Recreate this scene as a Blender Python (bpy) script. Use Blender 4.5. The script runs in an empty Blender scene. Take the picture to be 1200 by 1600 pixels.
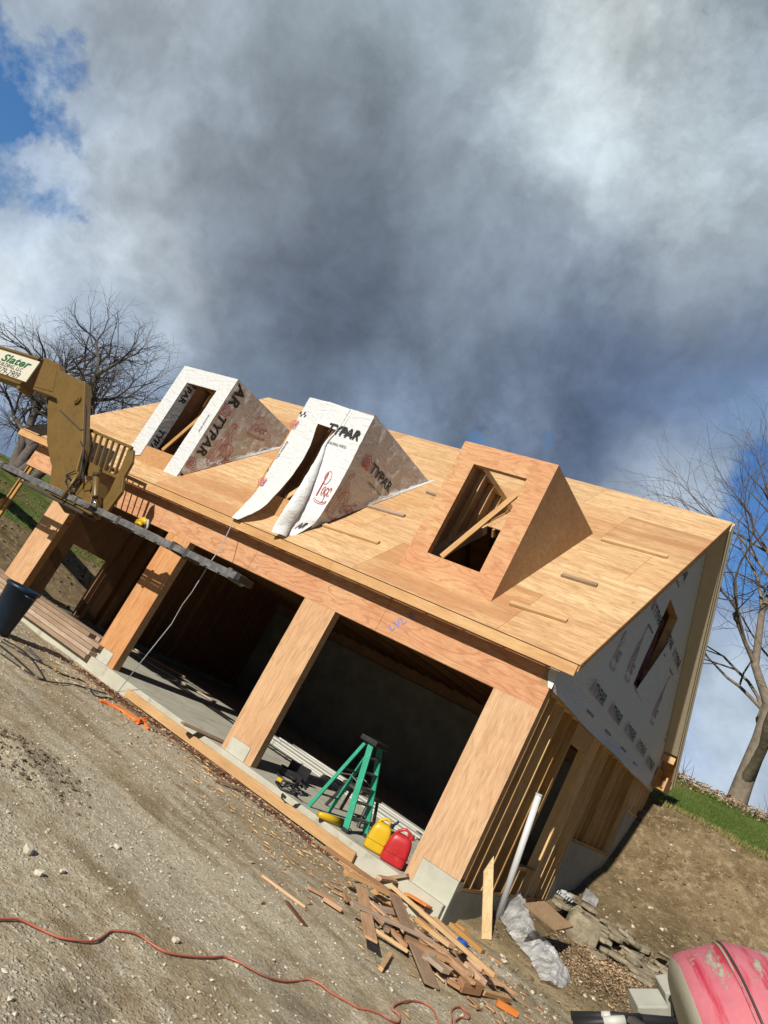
import bpy, math, random
from mathutils import Vector, Matrix, noise as mnoise
random.seed(7)
R = math.radians
SC = bpy.context.scene
COL = SC.collection

# ------------------------------------------------------------------ camera
CP = Vector((3.0585, -8.8021, 1.5618)); YAW, PIT, ROL, FPX = 0.6357, 0.227, 0.5044, 1160.68
_f = Vector((-math.sin(YAW)*math.cos(PIT), math.cos(YAW)*math.cos(PIT), math.sin(PIT)))
_r0 = Vector((math.cos(YAW), math.sin(YAW), 0)); _u0 = _r0.cross(_f)
_r = _r0*math.cos(ROL) + _u0*math.sin(ROL); _u = -_r0*math.sin(ROL) + _u0*math.cos(ROL)
cam = bpy.data.cameras.new('camera'); camo = bpy.data.objects.new('camera', cam); COL.objects.link(camo)
M = Matrix.Identity(4)
for i in range(3):
    M[i][0] = _r[i]; M[i][1] = _u[i]; M[i][2] = -_f[i]; M[i][3] = CP[i]
camo.matrix_world = M
cam.sensor_fit = 'VERTICAL'; cam.sensor_height = 36; cam.lens = FPX/1600*36
cam.clip_start = .05; cam.clip_end = 800
SC.camera = camo
def ray(px, py): return _f + _r*((px-600)/FPX) - _u*((py-800)/FPX)
def at(px, py, ax, v):
    """point of the plane (axis ax = v) that is seen in direction (px, py)"""
    d = ray(px, py); t = (v-CP[ax])/d[ax]; return CP + d*t
def gz(px, py, z=-.12): return at(px, py, 2, z)

# ------------------------------------------------------------------ sun and sky
SUN_DIR = Vector((-.03, 1, -.575)).normalized()
sl = bpy.data.lights.new('sun', 'SUN'); sl.energy = 5.0; sl.angle = R(.53); sl.color = (1, .93, .82)
so = bpy.data.objects.new('sun', sl); COL.objects.link(so)
so.rotation_mode = 'QUATERNION'; so.rotation_quaternion = SUN_DIR.to_track_quat('-Z', 'Y')
SC.view_settings.view_transform = 'Standard'; SC.view_settings.look = 'None'
SC.view_settings.exposure = 0.28; SC.view_settings.gamma = 1
W = bpy.data.worlds.new('World'); SC.world = W; W.use_nodes = True

def srgb(r, g, b):
    def c(v):
        v /= 255; return v/12.92 if v <= .04045 else ((v+.055)/1.055)**2.4
    return (c(r), c(g), c(b))

class NT:
    def __init__(s, tree): s.t = tree; s.n = tree.nodes; s.l = tree.links
    def node(s, typ, ins=None, **kw):
        n = s.n.new(typ)
        for k, v in kw.items(): setattr(n, k, v)
        for k, v in (ins or {}).items():
            sk = n.inputs[k]
            if isinstance(v, bpy.types.NodeSocket): s.l.new(v, sk)
            else:
                if sk.type == 'RGBA' and len(v) == 3: v = (*v, 1)
                sk.default_value = v
        return n
    def math(s, op, a, b=0, c=None, clamp=False):
        ins = {0: a, 1: b}
        if c is not None: ins[2] = c
        return s.node('ShaderNodeMath', ins, operation=op, use_clamp=clamp).outputs[0]
    def vmath(s, op, a, b=(0, 0, 0), out=0):
        return s.node('ShaderNodeVectorMath', {0: a, 1: b}, operation=op).outputs[out]
    def noise(s, vec, scale, detail=4, rough=.55, dist=0, out='Fac'):
        return s.node('ShaderNodeTexNoise', {'Vector': vec, 'Scale': scale, 'Detail': detail, 'Roughness': rough, 'Distortion': dist}).outputs[out]
    def ramp(s, fac, stops, interp='LINEAR'):
        n = s.node('ShaderNodeValToRGB', {'Fac': fac}); e = n.color_ramp.elements; n.color_ramp.interpolation = interp
        while len(e) < len(stops): e.new(.5)
        for i, (p, c) in enumerate(stops):
            e[i].position = p; e[i].color = (*c, 1) if len(c) == 3 else c
        return n.outputs[0]
    def step(s, fac, a, b):
        return s.node('ShaderNodeMapRange', {'Value': fac, 'From Min': a, 'From Max': b}, clamp=True).outputs[0]
    def mix(s, f, a, b, mode='MIX'):
        n = s.node('ShaderNodeMix', data_type='RGBA', blend_type=mode)
        for sk, v in ((n.inputs[0], f), (n.inputs[6], a), (n.inputs[7], b)):
            if isinstance(v, bpy.types.NodeSocket): s.l.new(v, sk)
            else: sk.default_value = (*v, 1) if isinstance(v, tuple) and len(v) == 3 else v
        return n.outputs[2]

# sky: Nishita light with procedural broken cloud in front of it
T = NT(W.node_tree); W.node_tree.nodes.clear()
sky = T.node('ShaderNodeTexSky', sky_type='NISHITA', sun_disc=False, sun_elevation=math.asin(-SUN_DIR.z),
             sun_rotation=math.atan2(-SUN_DIR.x, -SUN_DIR.y))
sky.air_density = 1.6; sky.ozone_density = 3
dirn = T.node('ShaderNodeTexCoord').outputs['Generated']
w1 = T.vmath('SUBTRACT', T.noise(dirn, 2.6, 5, .6, out='Color'), (.5, .5, .5))
w2 = T.vmath('SUBTRACT', T.noise(dirn, 9, 4, .6, out='Color'), (.5, .5, .5))
dw = T.vmath('ADD', dirn, T.vmath('MULTIPLY', w1, (.17, .17, .17)))
dw = T.vmath('ADD', dw, T.vmath('MULTIPLY', w2, (.08, .08, .08)))
dw = T.vmath('NORMALIZE', dw)
# (px, py, r, g, b, cover, spread)  cover 1 = cloud, 0 = clear blue
CL = [(50, 150, 150, 165, 190, 0, 1), (20, 235, 150, 170, 200, .1, .8), (30, 300, 190, 200, 214, .8, .5), (60, 110, 120, 150, 190, .15, .6), (30, 80, 200, 206, 214, 1, .5), (60, 290, 120, 150, 200, .3, .5), (140, 230, 222, 226, 230, 1, .8), (95, 340, 216, 220, 226, 1, .8),
      (230, 455, 212, 218, 226, 1, .7), (60, 20, 180, 186, 194, 1, 1), (300, 60, 160, 166, 176, 1, 1.3), (280, 200, 138, 146, 158, 1, 1),
      (350, 330, 150, 156, 168, 1, 1), (600, 60, 158, 168, 178, 1, 1.5), (480, 260, 118, 124, 137, 1, 1), (560, 400, 86, 94, 110, 1, 1.2),
      (340, 430, 108, 116, 134, 1, 1), (690, 230, 150, 158, 170, 1, 1), (880, 170, 196, 203, 207, 1, 1.1), (1010, 60, 215, 219, 222, 1, 1), (1180, 130, 165, 177, 190, 1, 1),
      (1060, 240, 204, 211, 216, 1, .9), (1150, 330, 180, 190, 200, 1, 1), (800, 400, 138, 148, 164, 1, 1.2), (700, 480, 118, 126, 142, 1, 1), (1050, 430, 150, 158, 172, 1, 1), (930, 520, 98, 108, 130, 1, 1.1), (760, 330, 150, 160, 172, 1, .8), (430, 180, 140, 148, 158, 1, .8), (840, 640, 150, 162, 184, 1, .5),
      (470, 560, 104, 114, 134, 1, 1), (330, 560, 132, 144, 164, 1, .9), (620, 610, 128, 142, 164, 1, .9), (820, 630, 128, 144, 172, 1, .9), (1000, 600, 84, 98, 126, 1, 1.1),
      (1060, 690, 80, 98, 132, .75, 1), (1180, 700, 130, 160, 200, .05, 1), (1075, 775, 228, 232, 236, 1, .7), (1180, 560, 104, 116, 142, .9, 1),
      (1170, 880, 120, 150, 200, .15, .8), (1180, 1010, 165, 175, 190, .9, .8), (1070, 1120, 120, 150, 200, .1, .6), (1120, 1185, 228, 233, 238, 1.2, .8),
      (1150, 1090, 190, 200, 212, .7, .6), (1220, 1230, 140, 158, 185, 1, .7), (10, 500, 205, 208, 212, 1, .7), (20, 640, 120, 140, 172, .9, .9), (150, 480, 150, 165, 190, .7, .7),
      (110, 620, 150, 160, 178, 1, .7)]
num = None; den = None; cov = None
for (px, py, r, g, b, c, sp) in CL:
    d = ray(px, py).normalized()
    k = 230/sp**2
    dt = T.vmath('DOT_PRODUCT', dw, tuple(d), out=1)
    wgt = T.math('EXPONENT', T.math('MULTIPLY', T.math('SUBTRACT', dt, 1), k*1.0))
    colr = T.node('ShaderNodeVectorMath', {0: srgb(r, g, b), 'Scale': wgt}, operation='SCALE').outputs[0]
    cc = T.math('MULTIPLY', wgt, c)
    num = colr if num is None else T.vmath('ADD', num, colr)
    den = wgt if den is None else T.math('ADD', den, wgt)
    cov = cc if cov is None else T.math('ADD', cov, cc)
base_w = .004
num = T.vmath('ADD', num, tuple(v*base_w for v in srgb(62, 70, 88)))
den = T.math('ADD', den, base_w); cov = T.math('ADD', cov, base_w*.6)
colr = T.node('ShaderNodeVectorMath', {0: num, 'Scale': T.math('DIVIDE', 1, den)}, operation='SCALE').outputs[0]
cover = T.math('DIVIDE', cov, den)
fine = T.noise(dirn, 4.2, 10, .60, .25); fine2 = T.noise(dirn, 15, 6, .6)
cm = T.step(T.math('ADD', T.math('ADD', cover, T.math('MULTIPLY', T.math('SUBTRACT', fine2, .5), 1.2)), T.math('MULTIPLY', T.math('SUBTRACT', fine, .5), 1.7)), .34, .58)
lum = T.math('ADD', T.math('ADD', 1, T.math('MULTIPLY', T.math('SUBTRACT', fine, .5), 1.35)), T.math('MULTIPLY', T.math('SUBTRACT', fine2, .5), .35))
dq = T.vmath('ADD', dirn, T.vmath('MULTIPLY', w2, (.05, .05, .05)))
rid = T.math('ABSOLUTE', T.math('SUBTRACT', T.noise(dq, 6.5, 8, .62), .5)); rid2 = T.math('ABSOLUTE', T.math('SUBTRACT', T.noise(dq, 15, 6, .6), .5))
lum = T.math('ADD', lum, T.math('MULTIPLY', T.math('SUBTRACT', rid, .10), 1.1)); lum = T.math('ADD', lum, T.math('MULTIPLY', T.math('SUBTRACT', rid2, .10), .35))
lum = T.math('ADD', lum, T.math('MULTIPLY', T.step(T.noise(dq, 3.4, 9, .63, .2), .52, .74), .50)); lum = T.math('SUBTRACT', lum, .05)
colr = T.node('ShaderNodeVectorMath', {0: colr, 'Scale': lum}, operation='SCALE').outputs[0]
skyc = T.node('ShaderNodeVectorMath', {0: T.vmath('MULTIPLY', sky.outputs[0], (.42, .72, 1.15)), 'Scale': .10}, operation='SCALE').outputs[0]
colr = T.vmath('MULTIPLY', colr, (1.02, 1.08, 1.08))
fin = T.mix(cm, skyc, colr)
bg = T.node('ShaderNodeBackground', {'Color': fin, 'Strength': .84})
T.node('ShaderNodeOutputWorld', {'Surface': bg.outputs[0]})

# ------------------------------------------------------------------ materials
MATS = {}
def newmat(name):
    m = bpy.data.materials.new(name); m.use_nodes = True; m.node_tree.nodes.clear(); MATS[name] = m
    return m, NT(m.node_tree)
def finish(t, col, rough=.7, bump=None, bstr=.3, bdist=.01, metal=0, spec=.3, **kw):
    ins = {'Base Color': col, 'Roughness': rough, 'Metallic': metal, 'Specular IOR Level': spec}
    ins.update(kw)
    if bump is not None:
        ins['Normal'] = t.node('ShaderNodeBump', {'Height': bump, 'Strength': bstr, 'Distance': bdist}).outputs[0]
    b = t.node('ShaderNodeBsdfPrincipled', ins)
    t.node('ShaderNodeOutputMaterial', {'Surface': b.outputs[0]}); return b
def objvec(t, amt=37):
    c = t.node('ShaderNodeTexCoord').outputs['Object']
    rnd = t.node('ShaderNodeObjectInfo').outputs['Random']
    off = t.node('ShaderNodeCombineXYZ', {0: T0(t, rnd, amt), 1: T0(t, rnd, amt*1.7), 2: T0(t, rnd, amt*.6)}).outputs[0]
    return c, t.vmath('ADD', c, off), rnd
def T0(t, s, k): return t.math('MULTIPLY', s, k)
def dirtsum(t, vec, s=1): return t.noise(vec, s, 5, .6)

def wood(name, ca, cb, axis=0, contour=.35, knots=.6, fiber=.5, hue=.12, cscale=1.6, dirt=.15, stretch=9, weather=0, flat=None):
    m, t = newmat(name); c, v, rnd = objvec(t)
    sc = [1, 1, 1]; sc[axis] = 1/stretch
    sv = t.vmath('MULTIPLY', v, tuple(sc))
    fb = t.noise(sv, 70, 4, .7)
    lo = t.noise(sv, cscale*2.2, 3, .5, 0)
    con = t.math('SINE', t.math('MULTIPLY', lo, 95))
    con = t.step(con, .35, 1.0)
    big = t.noise(v, 1.3, 3, .5)
    col = t.mix(t.step(big, .3, .7), ca, cb)
    fm = t.noise(sv, 17, 5, .65)
    col = t.mix(t.math('MULTIPLY', t.step(fm, .44, .66), fiber*.9), col, (cb[0]*.70, cb[1]*.58, cb[2]*.50))
    col = t.mix(t.math('MULTIPLY', t.step(fm, .46, .34), fiber*.5), col, (min(1, ca[0]*1.12), min(1, ca[1]*1.16), min(1, ca[2]*1.2)))
    col = t.mix(t.math('MULTIPLY', t.step(fb, .42, .72), fiber), col, tuple(x*.55 for x in cb), 'MIX')
    col = t.mix(t.math('MULTIPLY', con, contour), col, (cb[0]*.62, cb[1]*.48, cb[2]*.4))
    if knots:
        kv = [1, 1, 1]; kv[axis] = .55
        if flat is not None: kv[flat] = .0
        vo = t.node('ShaderNodeTexVoronoi', {'Vector': t.vmath('MULTIPLY', v, tuple(kv)), 'Scale': 3.1, 'Randomness': 1})
        kd = t.math('ADD', vo.outputs['Distance'], t.math('MULTIPLY', t.noise(v, 18, 2), .05))
        sel = t.step(t.node('ShaderNodeSeparateXYZ', {0: vo.outputs['Color']}).outputs[0], .28, .34)
        kn = t.math('MULTIPLY', t.math('MULTIPLY', t.math('SUBTRACT', 1, t.step(kd, .055, .10)), sel), knots)
        col = t.mix(kn, col, (.13, .055, .02))
    ds = t.noise(v, 2.5, 6, .65)
    col = t.mix(t.math('MULTIPLY', t.step(ds, .5, .75), dirt), col, (.18, .12, .07))
    hv = t.node('ShaderNodeHueSaturation', {'Color': col, 'Hue': t.math('ADD', .5, t.math('MULTIPLY', t.math('SUBTRACT', rnd, .5), .012)),
        'Saturation': t.math('ADD', 1-weather, t.math('MULTIPLY', t.math('SUBTRACT', rnd, .5), -.25)),
        'Value': t.math('ADD', .93, t.math('MULTIPLY', t.math('SUBTRACT', rnd, .5), hue*2))}).outputs[0]
    finish(t, hv, .72, t.math('ADD', fb, t.math('MULTIPLY', con, -.3)), .25, .004, spec=.2); return m

PLYA, PLYB = (.60, .38, .185), (.53, .29, .125)
m_roof = None
def roofdeck():
    m, t = newmat('roof_plywood'); c = t.node('ShaderNodeTexCoord').outputs['Object']
    v = c
    s = t.node('ShaderNodeSeparateXYZ', {0: c}).outputs
    rowf = t.math('DIVIDE', s[1], 1.22); row = t.math('FLOOR', rowf)
    colf = t.math('ADD', t.math('DIVIDE', s[0], 2.44), t.math('MULTIPLY', row, .37)); cl_ = t.math('FLOOR', colf)
    wn = t.node('ShaderNodeTexWhiteNoise', {'Vector': t.node('ShaderNodeCombineXYZ', {0: cl_, 1: row, 2: 3.3}).outputs[0]})
    bid = wn.outputs['Value']
    fx_ = t.math('SUBTRACT', colf, cl_); fy_ = t.math('SUBTRACT', rowf, row)
    ex = t.math('MULTIPLY', t.math('MINIMUM', fx_, t.math('SUBTRACT', 1, fx_)), 2.44)
    ey = t.math('MULTIPLY', t.math('MINIMUM', fy_, t.math('SUBTRACT', 1, fy_)), 1.22)
    seam = t.math('SUBTRACT', 1, t.step(t.math('MINIMUM', ex, ey), .0015, .004))
    off = t.node('ShaderNodeCombineXYZ', {0: T0(t, bid, 7), 1: T0(t, bid, 13), 2: T0(t, bid, 29)}).outputs[0]
    v2 = t.vmath('ADD', v, off)
    sv = t.vmath('MULTIPLY', v2, (.14, 1, 1))
    fb = t.noise(sv, 34, 5, .75); lo = t.noise(sv, 2.1, 3, .5)
    con = t.step(t.math('SINE', t.math('MULTIPLY', lo, 110)), .3, 1)
    col = t.ramp(bid, [(.0, (.66, .48, .27)), (.2, (.56, .37, .19)), (.4, (.52, .285, .135)), (.55, (.66, .46, .25)), (.75, (.58, .37, .18)), (.9, (.50, .265, .125)), (1, (.42, .22, .105))])
    band = t.noise(t.vmath('MULTIPLY', v2, (.12, 1, 1)), 2.6, 2, .4)
    col = t.mix(t.math('MULTIPLY', t.step(t.noise(t.vmath('MULTIPLY', v2, (.5, 1, 1)), 1.6, 4, .6), .45, .7), .45), col, (.45, .25, .12))
    col = t.mix(t.math('MULTIPLY', t.step(band, .5, .56), .55), col, (.63, .43, .22))
    col = t.mix(t.math('MULTIPLY', t.step(band, .36, .33), .4), col, (.52, .27, .11))
    col = t.mix(t.math('MULTIPLY', t.step(fb, .46, .70), .6), col, (.25, .12, .045))
    pt = t.noise(t.vmath('MULTIPLY', v2, (.3, 1, 1)), 14, 4, .8)
    col = t.mix(t.math('MULTIPLY', t.step(pt, .54, .64), .6), col, (.36, .19, .08))
    col = t.mix(T0(t, con, .28), col, (.36, .18, .07))
    vo = t.node('ShaderNodeTexVoronoi', {'Vector': t.vmath('MULTIPLY', v2, (.6, 1, 0)), 'Scale': 3.0})
    sel = t.step(t.node('ShaderNodeSeparateXYZ', {0: vo.outputs['Color']}).outputs[0], .6, .62)
    col = t.mix(t.math('MULTIPLY', t.math('SUBTRACT', 1, t.step(vo.outputs['Distance'], .03, .07)), T0(t, sel, .7)), col, (.17, .07, .03))
    col = t.mix(t.math('MULTIPLY', t.step(t.noise(t.vmath('MULTIPLY', v2, (.10, 1, 1)), 9, 5, .7), .46, .64), .5), col, (.33, .175, .075))
    st = t.noise(v, .9, 6, .6)
    col = t.mix(T0(t, t.step(st, .52, .75), .22), col, (.3, .2, .12))
    col = t.node('ShaderNodeHueSaturation', {'Color': col, 'Hue': .5, 'Saturation': .98, 'Value': .93}).outputs[0]
    col = t.mix(T0(t, seam, .9), col, (.12, .06, .03))
    finish(t, col, .75, fb, .3, .004, spec=.2); return m
m_roof = roofdeck()
m_plyx = wood('plywood_grain_across', (.57, .33, .18), (.53, .26, .135), 0, .5, .8, .4, .02, 1.1, .08, 5, flat=1)
m_plyz = wood('plywood_grain_upright', (.58, .36, .19), (.54, .29, .14), 2, .36, .85, .45, .02, 1.6, .08, 9, flat=1)
m_front = wood('dormer_plywood', (.60, .41, .23), (.56, .30, .17), 0, .4, .8, .4, .02, 1.3, .1, 5, flat=1)
m_pale = wood('pale_board', (.68, .54, .32), (.60, .44, .24), 2, .3, .5, .35, .02, 2.5, .1, 12)
m_plyside = wood('plywood_side', (.52, .325, .165), (.46, .26, .12), 1, .3, .95, .4, .02, 1.6, .1, 4, flat=0)
m_lum = wood('lumber', (.60, .39, .185), (.50, .285, .125), 0, .22, .7, .35, .12, 3, .12, 14)
m_lumz = wood('stud_lumber', (.64, .42, .19), (.50, .30, .115), 2, .3, .6, .4, .34, 3, .15, 14)
m_scrap = wood('scrap_lumber', (.58, .36, .19), (.47, .26, .13), 0, .25, .5, .45, .3, 3, .4, 12, .08)
m_dark = wood('interior_boarding', (.26, .125, .055), (.18, .085, .036), 2, .2, .3, .4, .2, 2, .2, 9)  # wood toned down so its colour deepens the shade inside the bays
m_oldlum = wood('weathered_lumber', (.42, .29, .18), (.34, .22, .13), 0, .2, .3, .5, .2, 3, .5, 12, .2)

def plain(name, col, rough=.6, var=.15, sc=6, metal=0, bstr=.2, bdist=.004, spec=.4, dirt=None, **kw):
    m, t = newmat(name); c, v, rnd = objvec(t)
    n = t.noise(v, sc, 6, .65)
    cc = t.mix(t.step(n, .3, .7), tuple(x*(1-var) for x in col), tuple(min(1, x*(1+var)) for x in col))
    if dirt: 
        n2 = t.noise(v, dirt[1], 6, .7)
        cc = t.mix(T0(t, t.step(n2, dirt[2], dirt[2]+.12), dirt[3]), cc, dirt[0])
    finish(t, cc, rough, n, bstr, bdist, metal, spec, **kw); return m
m_conc = plain('concrete', (.27, .27, .23), .85, .16, 3, bstr=.4, dirt=((.2, .19, .16), 9, .58, .5))
m_backwall = plain('shade_darkened_concrete', (.17, .165, .145), .9, .25, 2.5, bstr=.4)  # darker than the other concrete: indoor shade put into the base colour
m_slab = plain('slab_concrete', (.40, .39, .32), .7, .12, 2.2, bstr=.25, dirt=((.18, .16, .12), 4, .55, .5))
m_foot = plain('pier_concrete', (.40, .40, .33), .85, .14, 4, bstr=.5, dirt=((.3, .31, .25), 11, .6, .6))
m_yellow = plain('machine_paint', (.13, .078, .018), .42, .12, 3, dirt=((.06, .04, .018), 9, .54, .5), spec=.5)  # albedo lowered so the paint itself carries the shade on the machine
m_black = plain('black_rubber', (.015, .015, .017), .55, .3, 9)
m_steel = plain('dark_steel', (.09, .08, .07), .5, .3, 9, metal=.6)
m_chrome = plain('chrome_rod', (.75, .75, .78), .15, .05, 5, metal=1)
m_alu = plain('aluminium', (.14, .14, .145), .5, .3, 14, metal=.5, dirt=((.3, .29, .27), 8, .5, .6))
m_green = plain('ladder_fibreglass', (.02, .27, .16), .45, .15, 12, dirt=((.55, .6, .55), 26, .62, .7))
m_red = plain('red_plastic', (.40, .018, .022), .38, .1, 5, dirt=((.45, .06, .05), 14, .55, .5))
m_yel = plain('yellow_plastic', (.52, .34, .012), .38, .08, 5, dirt=((.5, .36, .05), 12, .6, .5))
m_blue = plain('blue_bin_plastic', (.006, .018, .04), .4, .2, 5, dirt=((.05, .06, .07), 9, .62, .6))
m_white = plain('white_trim_board', (.46, .46, .42), .5, .05, 5, dirt=((.4, .38, .32), 8, .62, .4))
m_pvc = plain('grey_pipe', (.52, .53, .54), .4, .06, 6)
m_soffit = plain('beige_soffit', (.46, .40, .29), .6, .07, 6)
m_orange = plain('orange_cord', (.42, .12, .075), .5, .15, 9, dirt=((.3, .15, .1), 12, .5, .6))
m_strap = plain('orange_strap', (.85, .16, .02), .5, .12, 9)
m_cordgrey = plain('grey_cord', (.35, .36, .38), .6, .1, 9)
m_print = plain('black_print', (.02, .02, .022), .5, .1, 9)
m_redprint = plain('red_print', (.42, .055, .075), .6, .1, 9)
m_purpleprint = plain('dark_red_print', (.26, .12, .15), .6, .1, 9)
m_greenprint = plain('green_print', (.015, .10, .035), .5, .1, 9)
m_sign = plain('sign_board', (.52, .50, .42), .5, .05, 6)
m_bluemark = plain('blue_marking', (.18, .18, .38), .7, .2, 20)
m_bluetape = plain('blue_tape', (.01, .09, .35), .5, .1, 9)
m_orangeply = plain('painted_orange_board', (.62, .20, .04), .6, .15, 9)
m_stone = plain('flagstone', (.20, .17, .115), .85, .3, 7, bstr=.8, bdist=.01, dirt=((.36, .31, .22), 5, .5, .6))
m_stone2 = plain('pale_stone', (.50, .45, .36), .85, .2, 9, bstr=.6, bdist=.01)
m_block = plain('grey_block', (.34, .34, .29), .8, .12, 9, bstr=.4)
m_leaf = plain('dry_leaves', (.36, .25, .15), .8, .5, 3)
m_clod = plain('soil_clod', (.15, .115, .065), .95, .3, 9, bstr=.8, bdist=.01)
m_mulch = plain('red_brown_bark', (.13, .045, .022), .9, .5, 9)
m_barkL = plain('dark_bark', (.10, .085, .075), .9, .35, 7, bstr=.8, bdist=.02)
m_barkR = plain('pale_bark', (.17, .14, .105), .9, .3, 5, bstr=.9, bdist=.03, dirt=((.12, .10, .07), 3, .5, .6))
m_twig = plain('twig_bark', (.05, .038, .032), .9, .3, 3)
m_dry = plain('dry_grass', (.24, .20, .08), .9, .4, 3)
m_twigR = plain('twig_bark_pale', (.10, .078, .06), .9, .3, 3)

def wrapmat():
    m, t = newmat('house_wrap'); c = t.node('ShaderNodeTexCoord').outputs['Object']
    n1 = t.noise(t.vmath('MULTIPLY', c, (1, 1, 2.4)), 3.2, 5, .55, 1.5); n2 = t.noise(c, 12, 4, .6, 1)
    vo = t.node('ShaderNodeTexVoronoi', {'Vector': t.vmath('ADD', t.vmath('MULTIPLY', c, (1, 1, 2)), t.vmath('MULTIPLY', t.noise(c, 2, 2, out='Color'), (.6, .6, .6))), 'Scale': 3}, feature='DISTANCE_TO_EDGE')
    cr = t.math('SUBTRACT', 1, t.step(vo.outputs['Distance'], 0, .05))
    h = t.math('ADD', t.math('ADD', n1, T0(t, n2, .25)), T0(t, cr, .07))
    geo = t.node('ShaderNodeNewGeometry')
    col = t.mix(n2, (.60, .62, .63), (.67, .69, .70))
    nrm = t.node('ShaderNodeBump', {'Height': h, 'Strength': .62, 'Distance': .05}).outputs[0]
    b = t.node('ShaderNodeBsdfPrincipled', {'Base Color': col, 'Roughness': .42, 'Specular IOR Level': .5, 'Normal': nrm})
    tr = t.node('ShaderNodeBsdfTranslucent', {'Color': (.5, .48, .44)})
    mx = t.node('ShaderNodeMixShader', {0: .12, 1: b.outputs[0], 2: tr.outputs[0]})
    t.node('ShaderNodeOutputMaterial', {'Surface': mx.outputs[0]}); return m
m_wrap = wrapmat()
def plasticmat():
    m, t = newmat('clear_plastic_sheet'); c = t.node('ShaderNodeTexCoord').outputs['Object']
    n = t.math('ADD', t.noise(c, 9, 8, .7, 2.0), T0(t, t.math('ABSOLUTE', t.math('SUBTRACT', t.noise(c, 7, 3, .6, 1.0), .5)), 2.0))
    nrm = t.node('ShaderNodeBump', {'Height': n, 'Strength': .7, 'Distance': .04}).outputs[0]
    b = t.node('ShaderNodeBsdfPrincipled', {'Base Color': (.9, .91, .92, 1), 'Roughness': .10, 'Specular IOR Level': 1.0, 'Normal': nrm})
    tl = t.node('ShaderNodeBsdfTranslucent', {'Color': (.7, .72, .73, 1)})
    tr = t.node('ShaderNodeBsdfTransparent', {'Color': (.9, .91, .92, 1)})
    m1 = t.node('ShaderNodeMixShader', {0: .30, 1: b.outputs[0], 2: tl.outputs[0]})
    n2 = t.step(t.noise(c, 5, 4, .6), .35, .65)
    f = t.math('ADD', .26, T0(t, n2, .5), clamp=True)
    mx = t.node('ShaderNodeMixShader', {0: f, 1: tr.outputs[0], 2: m1.outputs[0]})
    t.node('ShaderNodeOutputMaterial', {'Surface': mx.outputs[0]}); return m
m_plastic = plasticmat()
def mixermat():
    m, t = newmat('worn_mixer_paint'); c = t.node('ShaderNodeTexCoord').outputs['Object']
    ang = t.vmath('MULTIPLY', c, (3.0, 1, 1))
    n = t.noise(ang, 3.0, 7, .68, .6)
    x = t.node('ShaderNodeSeparateXYZ', {0: c}).outputs[0]
    cem = t.math('ADD', n, T0(t, t.step(x, .03, .20), .28))            # more cement towards the mouth end
    cem = t.math('ADD', cem, T0(t, t.step(x, -.145, -.165), .9))
    mk = t.step(t.math('ADD', cem, T0(t, t.math('SUBTRACT', t.noise(c, 14, 6, .75), .5), .35)), .60, .66)
    pink = t.mix(t.noise(c, 9, 6, .7), (.40, .075, .105), (.50, .19, .22))
    pink = t.mix(t.step(t.noise(t.vmath('MULTIPLY', c, (14, 1.5, 1.5)), 2, 4, .6), .52, .66), pink, (.38, .025, .05))
    cm_ = t.mix(n, (.27, .26, .19), (.38, .36, .28))
    finish(t, t.mix(mk, pink, cm_), .6, t.math('ADD', n, T0(t, mk, .5)), .6, .008, spec=.35); return m
m_mixer = mixermat()

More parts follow.
